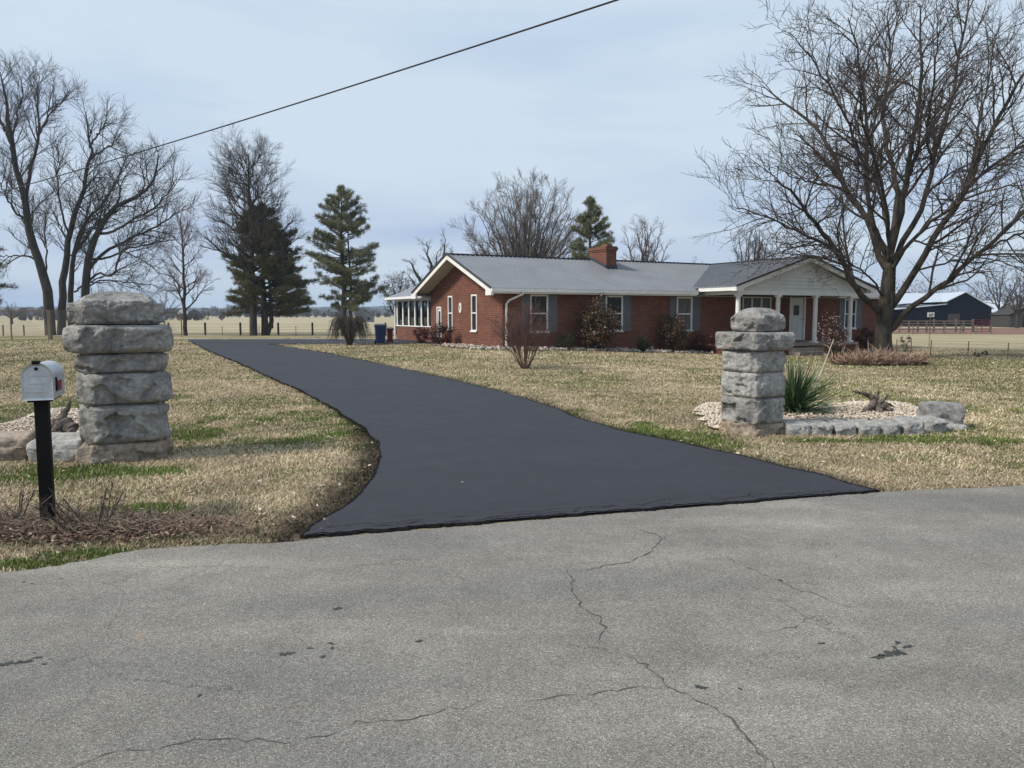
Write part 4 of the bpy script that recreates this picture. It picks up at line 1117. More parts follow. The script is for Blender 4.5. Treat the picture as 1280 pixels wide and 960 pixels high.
# ================================================================== TREES
class TreeB:
    """collects polylines with radii, grouped by point count and side count"""
    def __init__(s): s.g = {}
    def add(s, P, Rd, n, key=0):
        s.g.setdefault((key, len(P), n), []).append((P, Rd))
    def mesh(s, name, key, mat, parent):
        Vs = []; Fs = []; off = 0
        for (k, m, n), L in s.g.items():
            if k != key: continue
            P = np.array([a[0] for a in L]); Rr = np.array([a[1] for a in L])
            T = np.gradient(P, axis=1); T /= np.linalg.norm(T, axis=2)[..., None] + 1e-9
            D = P[:, -1] - P[:, 0]; D /= np.linalg.norm(D, axis=1)[:, None] + 1e-9
            ref = np.where(np.abs(D[:, 2:3]) < .9, np.array([[0, 0, 1.0]]), np.array([[1.0, 0, 0]]))[:, None, :]
            A = np.cross(T, ref); A /= np.linalg.norm(A, axis=2)[..., None] + 1e-9; B = np.cross(T, A)
            th = np.arange(n) * 2 * np.pi / n
            V = P[:, :, None] + Rr[:, :, None, None] * (A[:, :, None] * np.cos(th)[None, None, :, None] + B[:, :, None] * np.sin(th)[None, None, :, None])
            N = len(L); V = V.reshape(-1, 3)
            base = off + (np.arange(N) * m * n)[:, None, None] + (np.arange(m - 1) * n)[None, :, None]
            kk = np.arange(n)[None, None, :]; k2 = (kk + 1) % n
            F = np.stack([base + kk, base + kk + n, base + k2 + n, base + k2], -1).reshape(-1, 4)
            Vs.append(V); Fs.append(F); off += len(V)
        if not Vs: return None
        return np_mesh(name, np.concatenate(Vs), np.concatenate(Fs), mat, parent, smooth=True)

def rperp(rg, d):
    v = rg.normal(0, 1, 3); v -= d * v.dot(d); return v / (np.linalg.norm(v) + 1e-9)

def wobble(rg, p, d, L, n, jit, up):
    P = [p]; q = p.copy(); dd = d.copy(); st = L / (n - 1)
    for i in range(n - 1):
        dd = dd + rg.normal(0, jit, 3); dd[2] += up; dd /= np.linalg.norm(dd); q = q + dd * st; P.append(q)
    return np.array(P), dd

def kids(tb, rg, P, Rd, lvl, cfg):
    """spawn children along polyline P"""
    if lvl >= len(cfg['n']): return
    L = np.linalg.norm(np.diff(P, axis=0), axis=1).sum(); m = len(P)
    cnt = cfg['n'][lvl]; cnt = max(1, int(round(cnt * min(1.6, max(.4, L / cfg['ref'][lvl]))))) if cfg['ref'][lvl] else cnt
    ph = rg.uniform(0, 6.28)
    for i in range(cnt):
        t = cfg['t0'][lvl] + (1 - cfg['t0'][lvl]) * ((i + rg.uniform(.1, .9)) / cnt); f = t * (m - 1); a = int(min(f, m - 2)); u = f - a
        p = P[a] * (1 - u) + P[a + 1] * u; d = P[a + 1] - P[a]; d /= np.linalg.norm(d) + 1e-9
        r = (Rd[a] * (1 - u) + Rd[a + 1] * u)
        ax = rperp(rg, d); ang = R(rg.uniform(*cfg['ang'][lvl]))
        nd = d * math.cos(ang) + ax * math.sin(ang); nd[2] += cfg['lift'][lvl]; nd /= np.linalg.norm(nd)
        if cfg.get('nodown') and nd[2] < -.15: nd[2] = abs(nd[2]) * .4; nd /= np.linalg.norm(nd)
        ll = cfg['len'][lvl] * rg.uniform(.6, 1.25) * (1.15 - .55 * t)
        r0 = max(cfg['rmin'], min(r * .75, cfg['rad'][lvl] * (ll / cfg['len'][lvl])))
        n = cfg['seg'][lvl]; Q, _ = wobble(rg, p, nd, ll, n, cfg['jit'][lvl], cfg['up'][lvl])
        rr = np.linspace(r0, max(cfg['rmin'] * .6, r0 * .3), n)
        tb.add(Q, rr, cfg['sides'][lvl], 1); kids(tb, rg, Q, rr, lvl + 1, cfg)

def smooth_line(P, n):
    return resample(P, n)

def limb(tb, rg, pts, r0, r1, cfg, n=14, sides=8, key=0, jit=.0, power=.8):
    P = smooth_line(pts, n)
    if jit: P[1:-1] += rg.normal(0, jit, P[1:-1].shape)
    t = np.linspace(0, 1, n); rr = r0 * (1 - t) ** power + r1 * (1 - (1 - t) ** power)
    tb.add(P, rr, sides, key); kids(tb, rg, P, rr, 0, cfg); return P, rr

def finish(tb, name, base, label, cat, group, barkm, twigm):
    e = empty(name, base, 0, label, cat, group)
    for k, nm, m in ((0, 'trunk', barkm), (1, 'crown', twigm)):
        o = tb.mesh(nm, k, m, e)
        if o: 
            o.location = (-base[0], -base[1], -base[2])
    return e

# --- big maple in the front yard, limbs after the photograph
rg = np.random.default_rng(12)
bx_, by_, bz_ = gp(1103, 447); YB = by_ + .35
cfgM = dict(n=[13, 8, 5], ref=[6.5, 2.4, 1.1], t0=[.22, .15, .1], ang=[(28, 55), (25, 55), (25, 55)], lift=[.12, .1, .1], len=[2.9, 1.4, .55], rad=[.055, .024, .010], seg=[7, 5, 4], jit=[.12, .14, .15], up=[.02, .025, .025], sides=[5, 4, 3], rmin=.0080)
tb = TreeB()
def TP(l, dy, y0=0): # pixel polyline with growing depth offset
    n = len(l); return [at(px, py, YB + y0 + dy * (i / (n - 1)) ** 1.1) for i, (px, py) in enumerate(l)]
tr = [at(1103, 449, YB), at(1104, 436, YB), at(1104, 415, YB), at(1106, 395, YB), at(1109, 370, YB), at(1111, 345, YB), at(1114, 318, YB)]
P = smooth_line(tr, 16); rr = np.interp(np.linspace(0, 1, 16), [0, .06, .15, .4, .7, 1], [.50, .40, .345, .32, .29, .21]); tb.add(P, rr, 14, 0)
for a in np.linspace(0, 6.28, 7, endpoint=False):      # root flare
    c = np.array([math.cos(a), math.sin(a), 0]); tb.add(np.array([P[0] + c * .3 + [0, 0, .42], P[0] + c * .48 + [0, 0, .14], P[0] + c * .68 + [0, 0, -.06]]), np.array([.12, .13, .07]), 6, 0)
limbs = [
 ([(1100, 392), (1088, 378), (1072, 364), (1052, 327), (1037, 300), (1017, 276), (997, 250), (985, 236), (968, 224)], -3.5, .155, .03),
 ([(1052, 327), (1040, 312), (1020, 300), (990, 286), (960, 272), (935, 264), (912, 256)], -1.5, .07, .015),
 ([(1107, 335), (1096, 315), (1089, 285), (1075, 262), (1063, 243), (1050, 215), (1037, 184), (1024, 165), (1011, 151), (993, 137), (974, 124), (952, 106)], 2.5, .16, .02),
 ([(1063, 243), (1040, 232), (1010, 228), (990, 220), (972, 208)], -2, .06, .012),
 ([(1110, 330), (1098, 300), (1090, 272), (1084, 237), (1083, 200), (1083, 138), (1076, 95), (1068, 50), (1060, 22)], -2.5, .13, .02),
 ([(1084, 215), (1070, 180), (1056, 145), (1040, 115), (1022, 85), (1005, 60), (985, 40)], -4, .07, .012),
 ([(1113, 318), (1117, 280), (1122, 250), (1118, 215), (1108, 180), (1105, 130), (1112, 80), (1110, 35), (1112, 5)], 4, .15, .02),
 ([(1113, 318), (1120, 285), (1128, 255), (1133, 225), (1138, 190), (1148, 140), (1152, 90), (1150, 40), (1150, 5)], -1, .16, .02),
 ([(1112, 345), (1124, 312), (1136, 290), (1148, 268), (1158, 240), (1165, 205), (1178, 160), (1192, 110), (1200, 60), (1210, 10), (1214, -30)], 2, .15, .02),
 ([(1165, 205), (1160, 160), (1166, 110), (1172, 60), (1180, 15)], -4, .07, .012),
 ([(1108, 392), (1124, 370), (1145, 338), (1160, 308), (1176, 284), (1196, 260), (1214, 225), (1232, 180), (1258, 130), (1285, 85), (1315, 40)], -2.5, .17, .025),
 ([(1176, 284), (1200, 250), (1230, 215), (1262, 192), (1300, 170), (1345, 150)], 4, .09, .015),
 ([(1196, 260), (1212, 215), (1222, 170), (1232, 120), (1240, 70), (1252, 20)], 3, .08, .012),
 ([(1106, 418), (1120, 407), (1134, 390), (1150, 375), (1180, 354), (1205, 333), (1226, 315), (1250, 297), (1275, 268), (1310, 235), (1350, 205)], -3, .145, .025),
 ([(1226, 315), (1255, 300), (1290, 285), (1330, 262), (1370, 250)], 2, .06, .012),
 ([(1145, 338), (1168, 332), (1195, 326), (1225, 322), (1260, 330), (1290, 345)], 1, .05, .01),
 ([(1112, 300), (1105, 262), (1097, 225), (1090, 170), (1098, 110), (1092, 50)], 6, .10, .015),
 ([(1116, 300), (1126, 250), (1140, 210), (1170, 150), (1230, 90)], 6, .10, .015),
 ([(1112, 320), (1090, 280), (1060, 240), (1030, 200), (1000, 180)], 6.5, .10, .015),
 ([(1112, 340), (1140, 300), (1180, 265), (1230, 240), (1290, 230)], -6, .10, .015),
 ([(1110, 330), (1110, 280), (1100, 220), (1080, 160), (1075, 110)], -6.5, .10, .015),
 ([(1104, 372), (1092, 350), (1075, 338), (1050, 322), (1020, 322), (985, 322)], -4, .05, .01),
]
for l, dy, a, b in limbs:
    pts = TP(l, dy)
    limb(tb, rg, pts, a * .86, b * .8, cfgM, n=18, sides=8, jit=.03, power=.75)
finish(tb, 'maple_tree', (bx_, YB, bz_), 'large bare spreading tree with thick low limbs in front of the house at right', 'tree', None, M['bark'], M['twig'])

# --- generic bare trees
def bare(px, py, Y, topy, halfw, label, seed, style='round', cname='bare_tree', nl=9, group=None, fork=.25, r0=None, twig='twig2', bark='bark2', dens=1.0, lean=0.0, levels=3, z0=None, thick=1.0):
    rg = np.random.default_rng(seed); tb = TreeB()
    base = at(px, py, Y); base[2] = float(gz(base[0], base[1])); top = at(px, topy, Y); H = top[2] - base[2]; Rw = halfw * Y / 961.0
    r0 = r0 or H * .02
    k = H / 10.0; mp_ = .010 * Y / 30 * thick     # thinnest twig still reads at this distance
    cfg = dict(n=[int(9 * dens), int(7 * dens), int(5 * dens)][:levels], ref=[None] * 3, t0=[.2, .12, .1], ang=[(22, 50), (22, 50), (20, 50)], lift=[.1, .1, .08], len=[.19 * H * .8, .085 * H * .8, .042 * H * .8], rad=[.0042 * H, .002 * H, .001 * H], seg=[6, 4, 3], jit=[.09, .11, .12], up=[.03, .03, .03], sides=[4, 3, 3], rmin=min(.010, .0045 * thick * Y / 40), nodown=True)
    trunk_top = base + np.array([lean, 0, H * fork])
    if style == 'leader':
        T = [base, base + np.array([lean * .3, 0, H * .3]), base + np.array([lean * .7, 0, H * .65]), base + np.array([lean, 0, H * .97])]
        P = smooth_line(T, 16); P[1:-1] += rg.normal(0, .012 * H * .3, P[1:-1].shape); rr = np.linspace(r0, r0 * .12, 16); tb.add(P, rr, 8, 0); kids(tb, rg, P[8:], rr[8:], 0, cfg)
        for i in range(nl):
            t = fork + (.92 - fork) * (i + rg.uniform(0, 1)) / nl; f = t * 15; a = int(f); s = P[a] + (P[min(a + 1, 15)] - P[a]) * (f - a)
            az = i * 2.4 + rg.uniform(-.4, .4); w = Rw * rg.uniform(.75, 1.05) * (1.05 - .85 * max(0, (t - .25) / .75) ** 1.4)
            rise = H * rg.uniform(.12, .24) * (1.2 - .6 * t)
            e_ = s + np.array([math.cos(az) * w, math.sin(az) * w, rise]); m_ = s + (e_ - s) * .5 + np.array([0, 0, -rise * .12])
            rl = rr[a] * .5; limb(tb, rg, [s, m_, e_], rl, rl * .15, cfg, n=10, sides=5, key=0, jit=.008 * H * .5)
    else:
        P = smooth_line([base, base + np.array([lean * .5, 0, H * fork * .5]), trunk_top], 8); rr = np.linspace(r0, r0 * .75, 8); tb.add(P, rr, 10, 0)
        cz = base[2] + H * (.56 if style == 'round' else .6); ch_ = H * .44
        for i in range(nl):
            az = i * 2.399 + rg.uniform(-.3, .3); el = math.asin(min(.98, max(-.15, (i + .5) / nl * 1.12 - .12)))
            if style == 'fan':
                el = R(4) + R(84) * ((i + .5) / nl) ** 1.15; cz = base[2] + H * .50; ch_ = H * .50
            if style == 'vase': el = R(28) + (R(85) - R(28)) * (i + .5) / nl
            sc_ = rg.uniform(.80, .93)
            e_ = np.array([base[0] + lean + math.cos(az) * math.cos(el) * Rw * sc_, base[1] + math.sin(az) * math.cos(el) * Rw * sc_, cz + math.sin(el) * ch_ * sc_])
            s = P[-1] - np.array([0, 0, H * fork * .25 * rg.random()]) if i < nl - 2 else P[-1]
            bend = np.array([0, 0, .09 * H]) * (-1 if style == 'round' and el < .4 else -.3)
            m_ = s + (e_ - s) * np.array([.42, .42, .52]) + bend * .5 + rg.normal(0, .02 * H, 3)
            rl = r0 * (rg.uniform(.38, .55) if style != 'fan' else rg.uniform(.2, .3)); limb(tb, rg, [s, m_, e_], rl, rl * .12, cfg, n=12, sides=6, key=0, jit=.006 * H)
    return finish(tb, cname, tuple(base), label, 'tree', group, M[bark], M[twig])

# --- left cluster, traced limbs
def traced(name, px, py, Y, limbs_, label, seed, cfg, group=None, bark='bark2', twig='twig2'):
    rg = np.random.default_rng(seed); tb = TreeB(); base = at(px, py, Y); base[2] = float(gz(base[0], base[1]))
    for l, dy, a, b, *o in limbs_:
        n = len(l); pts = [at(q[0], q[1], Y + (o[0] if o else 0) + dy * (i / (n - 1))) for i, q in enumerate(l)]
        if not o: pts[0] = base + np.array([0, 0, -.1]) if abs(l[0][0] - px) < 3 and l[0][1] > py - 6 else pts[0]
        limb(tb, rg, pts, a * .76, b * .8, cfg, n=18, sides=8, jit=.05)
    return finish(tb, name, tuple(base), label, 'tree', group, M[bark], M[twig])
GC = 'tall bare trees behind the left fence'
def cfgL(d=1.0, l=1.0): return dict(n=[int(18 * d), int(10 * d), int(6 * d)], ref=[14, 3.2, 1.5], t0=[.32, .12, .1], ang=[(25, 55), (25, 52), (25, 50)], lift=[.15, .12, .08], len=[3.6 * l, 1.7 * l, .85 * l], rad=[.07, .03, .014], seg=[7, 5, 3], jit=[.10, .12, .13], up=[.04, .04, .03], sides=[4, 3, 3], rmin=.0108)
traced('bare_tree', 63, 415, 70, [
 ([(63, 416), (62, 395), (60, 370), (54, 345), (47, 320), (40, 298), (35, 280), (32, 250), (22, 217), (15, 180), (10, 140), (5, 105), (0, 90)], -2, .62, .05),
 ([(33, 250), (37, 212), (47, 180), (48, 150), (46, 120), (50, 95)], 3, .22, .03, -1),
 ([(47, 170), (58, 150), (72, 132), (85, 118)], 2, .14, .03, 0), ([(24, 225), (14, 190), (20, 150), (28, 115), (25, 95)], -3, .16, .03, -1),
 ([(35, 275), (20, 265), (8, 245), (0, 230), (-15, 210)], -2, .14, .03, -1), ([(48, 325), (30, 320), (10, 320), (-10, 322)], -1, .12, .03, 0),
 ([(14, 180), (0, 150), (-15, 120)], 1, .16, .03, 0), ([(57, 350), (58, 320), (56, 290), (60, 262)], 2, .12, .02, 0)],
 'leftmost tall bare tree leaning left behind the fence', 31, cfgL(), GC)
traced('bare_tree', 76, 415, 71, [
 ([(75, 416), (77, 380), (80, 340), (84, 318), (86, 300), (95, 262), (104, 235), (110, 210), (114, 190), (110, 165), (107, 140)], 2, .50, .04),
 ([(112, 200), (125, 190), (140, 180), (152, 165)], 3, .14, .03, 2), ([(112, 185), (124, 165), (138, 150)], -2, .12, .03, 2), ([(100, 245), (115, 225), (128, 222), (145, 225)], -2, .10, .02, 1),
 ([(87, 295), (78, 265), (72, 235), (74, 200), (72, 180)], -3, .13, .03, 0), ([(86, 300), (76, 285), (66, 262), (64, 250)], 3, .1, .02, 0)],
 'straight tall bare tree, second from the left behind the fence', 32, cfgL(.95), GC)
traced('bare_tree', 89, 414, 72, [
 ([(88, 415), (88, 380), (90, 340), (92, 320), (100, 288), (112, 272), (125, 258), (138, 240), (150, 215)], 2, .40, .04),
 ([(90, 335), (98, 305), (106, 285), (112, 250), (120, 235)], -3, .2, .03, 0), ([(92, 318), (106, 300), (122, 278), (150, 262)], 3, .16, .03, 0), ([(93, 365), (108, 355), (130, 345), (150, 340)], 3, .12, .03, 0)],
 'thin dark bare tree with crossing limbs, third behind the left fence', 33, cfgL(.9), GC)
traced('bare_tree', 103, 414, 71, [
 ([(102, 415), (106, 380), (108, 350), (110, 330), (115, 308), (122, 292), (133, 272), (145, 258), (162, 250), (180, 242), (192, 225), (196, 205), (198, 192)], -1, .55, .05),
 ([(108, 345), (120, 325), (135, 312), (150, 305), (175, 292), (195, 284), (215, 270), (232, 256)], 3, .22, .03, 0), ([(110, 352), (122, 342), (140, 345), (146, 330), (150, 315), (165, 318), (185, 330), (200, 345)], -4, .15, .03, 0),
 ([(145, 258), (150, 240), (148, 222), (155, 205), (160, 195)], 3, .13, .03, 0), ([(122, 292), (140, 290), (165, 275), (190, 262), (210, 240), (222, 222)], -4, .18, .03, 0), ([(118, 300), (125, 275), (128, 250), (132, 230)], 5, .13, .03, 0),
 ([(112, 325), (135, 322), (165, 310), (200, 302), (220, 300)], 5, .15, .03, 0), ([(170, 246), (180, 232), (178, 215), (172, 200)], -3, .1, .03, 0), ([(109, 358), (128, 350), (150, 352), (180, 355), (205, 360)], 2, .1, .02, 0)],
 'broad bare tree with limbs sweeping right above the stone pillar', 34, cfgL(1.1, .9), GC)

bare(232, 417, 68, 262, 32, 'small bare tree alone just right of the tall stone pillar', 41, 'leader', nl=16, r0=.20, dens=.85, twig='twigred', fork=.16)
bare(317, 417, 68, 185, 56, 'tall bare tree rising above the dark evergreen', 42, 'leader', nl=30, r0=.36, dens=1.0, twig='twig', fork=.28)
bare(659, 420, 74, 217, 96, 'wide round-crowned bare tree behind the house roof', 43, 'fan', nl=54, r0=.42, dens=1.05, thick=1.35, fork=.10, bark='bark', twig='twigpale')
bare(545, 420, 60, 290, 42, 'gnarled bare tree peeking over the left gable', 44, 'round', nl=9, r0=.45, dens=.9, fork=.3)
bare(803, 420, 85, 277, 40, 'bare tree behind the roof just right of the chimney', 45, 'vase', nl=12, r0=.3, dens=.9, fork=.2, twig='twigred')
bare(866, 420, 130, 318, 22, 'faint low bare tree over the roof between chimney and porch', 46, 'round', nl=8, r0=.3, dens=.8)
bare(940, 420, 90, 282, 40, 'bare tree behind the porch roof ridge', 47, 'vase', nl=12, r0=.35, dens=.9, fork=.2)
bare(497, 420, 72, 338, 24, 'small bare tree holding brown leaves beyond the sunroom', 48, 'round', nl=9, r0=.22, dens=.9)
GB = 'bare trees round the black barn'
for i, (px, Y, ty, hw, lb) in enumerate([(1160, 190, 345, 26, 'bare tree behind the roof of the black barn'), (1248, 118, 318, 34, 'bare tree in front of the weathered shed at right'), (1196, 210, 352, 26, 'low bare tree behind the barn gable'),
        (1222, 230, 350, 22, 'faint bare tree between barn and shed'), (1290, 150, 320, 40, 'bare tree at the right frame edge beyond the shed'), (1271, 105, 338, 24, 'slim bare tree in front of the right end of the shed')]):
    bare(px, 408, Y, ty, hw, lb, 60 + i, 'round', nl=8, dens=.85, group=GB, r0=.25, thick=.8)
for i, (px, Y, ty, hw, lb) in enumerate([(150, 150, 345, 30, 'hazy reddish bare tree behind the sweeping tree limbs'), (120, 160, 340, 28, 'hazy bare tree low behind the tall trunks'), (205, 170, 358, 24, 'low hazy bare tree left of the small bare tree'), (15, 150, 375, 22, 'low bare tree near the left frame edge in the field')]):
    bare(px, 404, Y, ty, hw, lb, 80 + i, 'round', nl=8, dens=.8, twig='twigred', group='hazy bare trees in the far field', r0=.22, thick=.8)

# --- needles and leaves
def tufts(C, D, n, L, w, rg, spread=.8):
    """n needle blades at each centre C (m,3) round direction D"""
    m = len(C); d = D[:, None, :] + rg.normal(0, spread, (m, n, 3)); d /= np.linalg.norm(d, axis=2)[..., None]
    s = rg.normal(0, 1, (m, n, 3)); s -= d * (s * d).sum(2)[..., None]; s /= np.linalg.norm(s, axis=2)[..., None]
    o = C[:, None, :] + rg.normal(0, L * .22, (m, n, 3)); ll = L * rg.uniform(.6, 1.2, (m, n, 1))
    V = np.stack([o - s * w, o + s * w, o + d * ll], 2).reshape(-1, 3)
    return V, np.arange(len(V)).reshape(-1, 3)

def pine(px, Y, topy, boty, halfw, label, seed, mat='pine', whorl=.62, dens=1.0, base_py=418, gaps=.25, shape='cone', name='pine_tree', group=None, nlen=.30, trunk_r=.22, twin=False, angle=12, open_=1.0):
    rg = np.random.default_rng(seed); base = at(px, base_py, Y); base[2] = float(gz(base[0], base[1])); H = at(px, topy, Y)[2] - base[2]; zb_ = at(px, boty, Y)[2] - base[2]; Rw = halfw * Y / 961.0
    tb = TreeB(); P = np.array([base + np.array([rg.normal(0, .05), rg.normal(0, .05), H * t]) for t in np.linspace(0, 1, 10)]); P[0] = base; tb.add(P, np.linspace(trunk_r, .03, 10), 8, 0)
    if twin: 
        P2 = P + np.linspace(0, 1, 10)[:, None] * 0 + np.array([.55, .2, 0]); P2[0] = base + [.2, 0, 0]; tb.add(P2[:8], np.linspace(trunk_r * .7, .03, 8), 8, 0)
    C = []; D = []; z = zb_; k = 0
    while z < H - .15:
        f = (z - zb_) / (H - zb_)
        if shape == 'cone': rad = Rw * (1 - f) ** .62
        elif shape == 'pine': rad = Rw * (min(1, .82 + .5 * f) if f < .35 else (1 - (f - .35) / .65) ** .6 * .98 + .03)
        else: rad = Rw * math.sqrt(max(.02, 1 - (2 * f - .75) ** 2 / 1.6)) * (1 if f < .6 else (1 - (f - .6) / .4 * .5))
        nb = 6 if rad > 1 else 4
        for j in range(int(nb * 1.3)):
            if rg.random() < gaps: continue
            az = rg.uniform(0, 6.28); L = rad * rg.uniform(.65, 1.12); L = max(L, .3)
            el = R(rg.normal(angle, 7) + 35 * max(0, f - .6)); d = np.array([math.cos(az) * math.cos(el), math.sin(az) * math.cos(el), math.sin(el)])
            s = P[0] * 0 + np.array([base[0], base[1], base[2] + z + rg.normal(0, .12)])
            if twin and rg.random() < .4 and f < .7: s = s + np.array([.55, .2, 0])
            Q, dd = wobble(rg, s, d, L, 6, .06, .035); tb.add(Q, np.linspace(max(.02, .035 * L / 2), .012, 6), 4, 0)
            nt_ = int(7 * L * dens) + 3
            for q in range(nt_):
                t = rg.uniform(.22 * open_, 1) ** .8; a = min(4, int(t * 5)); u = t * 5 - a
                c = Q[a] + (Q[a + 1] - Q[a]) * u; side = rperp(rg, np.array([0, 0, 1.0])) * rg.uniform(0, .34) * L * .5 * (1.1 - t * .6)
                C.append(c + side + [0, 0, rg.normal(.03, .07)]); D.append(d * .6 + side * .8 + np.array([0, 0, .45]))
        z += whorl * rg.uniform(.7, 1.2) * (1.0 if f < .6 else .75); k += 1
    for q in range(int(14 * dens)): C.append(P[-1] + np.array([rg.normal(0, .12), rg.normal(0, .12), rg.uniform(-.9, .1)])); D.append(np.array([0, 0, 1.0]))
    C = np.array(C); D = np.array(D)
    e = empty(name, tuple(base), 0, label, 'tree', group); o = tb.mesh('trunk', 0, M['bark2'], e); o.location = -Vector(base)
    V, F = tufts(C - base, D, 13, nlen, .013 + .0001 * Y, rg); np_mesh('crown', V, F, M[mat], e)
    return e
pine(430, 67, 236, 388, 52, 'layered blue-green pine with open branches left of the house', 101, 'pine', whorl=.58, dens=1.9, gaps=.12, shape='pine', twin=True, trunk_r=.26, angle=12)
pine(331, 69, 256, 394, 64, 'dark bushy evergreen wrapped round the tall bare tree', 102, 'cedar', whorl=.36, dens=2.6, gaps=.06, shape='cone', twin=True, name='evergreen_tree', trunk_r=.34, angle=6)
pine(737, 66, 250, 400, 40, 'pine showing behind the chimney', 103, 'pine', whorl=.55, dens=2.0, gaps=.12, shape='pine')
pine(-62, 58, 250, 400, 75, 'evergreen just outside the left frame edge with one branch tip in view', 104, 'cedar', whorl=.6, dens=2.0, gaps=.1, shape='pine', name='evergreen_tree')

def shrub(px, py, label, seed, w, h, mat, n, leaf, name='shrub', cat='shrub', group=None, stems=14, lift=0.0, world=None, shape=1.0, twig='twig2', hollow=.35, flat=1.0, stick=.012):
    rg = np.random.default_rng(seed); x, y, z = world if world is not None else gp(px, py)
    e = empty(name, (x, y, z), 0, label, cat, group)
    # leaf clumps
    nc = max(6, int(n / 42)); u = rg.normal(0, 1, (nc, 3)); u /= np.linalg.norm(u, axis=1)[:, None]; rr = rg.uniform(hollow, 1.0, (nc, 1)) ** .6
    c = u * rr * np.array([w / 2, w / 2 * flat, h / 2 * .98]); c[:, 2] += h / 2 + lift
    c *= rg.uniform(.82, 1.18, (nc, 1)) * np.array([1, 1, .97]); c[:, :2] *= (shape + (1 - shape) * (c[:, 2:3] / h)) if shape != 1 else 1
    k = rg.integers(0, nc, n); cs = min(w, h) * .12
    p = c[k] + rg.normal(0, cs * .75, (n, 3)) * rg.uniform(.5, 1.2, (nc, 1))[k]; p[:, 2] = np.clip(p[:, 2], .02 + lift * .5, None)
    A = rg.normal(0, 1, (n, 3)); A /= np.linalg.norm(A, axis=1)[:, None]; B = np.cross(A, rg.normal(0, 1, (n, 3))); B /= np.linalg.norm(B, axis=1)[:, None]
    s = leaf * rg.uniform(.6, 1.3, (n, 1)); V = np.stack([p - A * s, p - B * s * .42, p + A * s, p + B * s * .42], 1).reshape(-1, 3); F = np.arange(4 * n).reshape(-1, 4)
    np_mesh('foliage', V, F, M[mat], e)
    tb = TreeB()
    for i in range(stems):
        t = c[rg.integers(0, nc)] * rg.uniform(.7, .95); s0 = np.array([rg.normal(0, w * .08), rg.normal(0, w * .06), -.03])
        Q, _ = wobble(rg, s0, (t - s0) / np.linalg.norm(t - s0), np.linalg.norm(t - s0), 5, .05, .02); tb.add(Q, np.linspace(stick, stick * .4, 5), 4, 0)
    o = tb.mesh('stem', 0, M[twig], e); return e

def hs(t, s): p = HW(t, s); return (p[0], p[1], float(gz(p[0], p[1])))
shrub(0, 0, 'tall leggy bush of mixed green and red leaves between the first two front windows', 201, 1.6, 2.05, 'nandina', 6500, .05, world=hs(3.85, -.85), stems=40)
shrub(0, 0, 'narrow reddish green bush left of the third front window', 202, 1.25, 1.65, 'nandina', 4200, .048, world=hs(7.9, -.7), stems=26)
shrub(0, 0, 'low dark red bush at the left end of the porch', 203, 1.25, .85, 'redshrub', 2600, .04, world=hs(9.55, -.75))
shrub(0, 0, 'small round evergreen bush under the right side of the first front window', 204, .62, .60, 'box', 2200, .028, world=hs(2.28, -.95), hollow=.6)
shrub(0, 0, 'small round evergreen bush right of the second front window', 205, .50, .60, 'box', 1900, .028, world=hs(6.15, -.9), hollow=.6)
shrub(0, 0, 'dark red bush under the plaque at the gable wall', 206, 1.0, .92, 'redshrub', 2400, .042, world=hs(-.75, 4.35))
shrub(0, 0, 'dark red bush left of the white side door', 207, .75, .75, 'redshrub', 1500, .04, world=hs(-.55, 7.1))
shrub(0, 0, 'round dark green bush right of the porch', 208, .75, .75, 'box', 2000, .03, world=hs(17.75, -.9), hollow=.6)
shrub(0, 0, 'dark red-brown bush by the right corner of the house', 209, .95, 1.15, 'redshrub', 2200, .04, world=hs(20.1, -.9))
shrub(1131, 441, 'small upright shrub in the pasture right of the big tree', 210, .55, .72, 'nandina', 420, .035, lift=.18, stems=8)
# camellia with blossoms
cam_x, cam_y, cam_z = gp(1040, 446)
e = shrub(0, 0, 'dark flowering shrub with pale pink blossoms in front of the porch', 211, 1.35, 1.85, 'nandina', 1100, .035, world=(cam_x, cam_y, cam_z), stems=46, twig='twigred', hollow=.3, stick=.012)
rg = np.random.default_rng(5); n = 95; u = rg.normal(0, 1, (n, 3)); u /= np.linalg.norm(u, axis=1)[:, None]; p = u * rg.uniform(.6, 1.05, (n, 1)) * [.68, .68, .85]; p[:, 2] += 1.1; p = p[p[:, 2] > .3]
V = []; F = []
for q in p:
    for _ in range(5):
        A = rg.normal(0, 1, 3); A /= np.linalg.norm(A); B = np.cross(A, rg.normal(0, 1, 3)); B /= np.linalg.norm(B); b = len(V); s = rg.uniform(.025, .042)
        V += [q - A * s, q - B * s * .8, q + A * s, q + B * s * .8]; F.append((b, b + 1, b + 2, b + 3))
np_mesh('blossom', np.array(V), np.array(F), M['blossom'], e)['kind'] = 'stuff'
shrub(0, 0, 'low dark evergreen clump at the foot of the flowering shrub', 212, .62, .42, 'box', 1300, .03, world=(cam_x + .1, cam_y - .15, cam_z), hollow=.5)

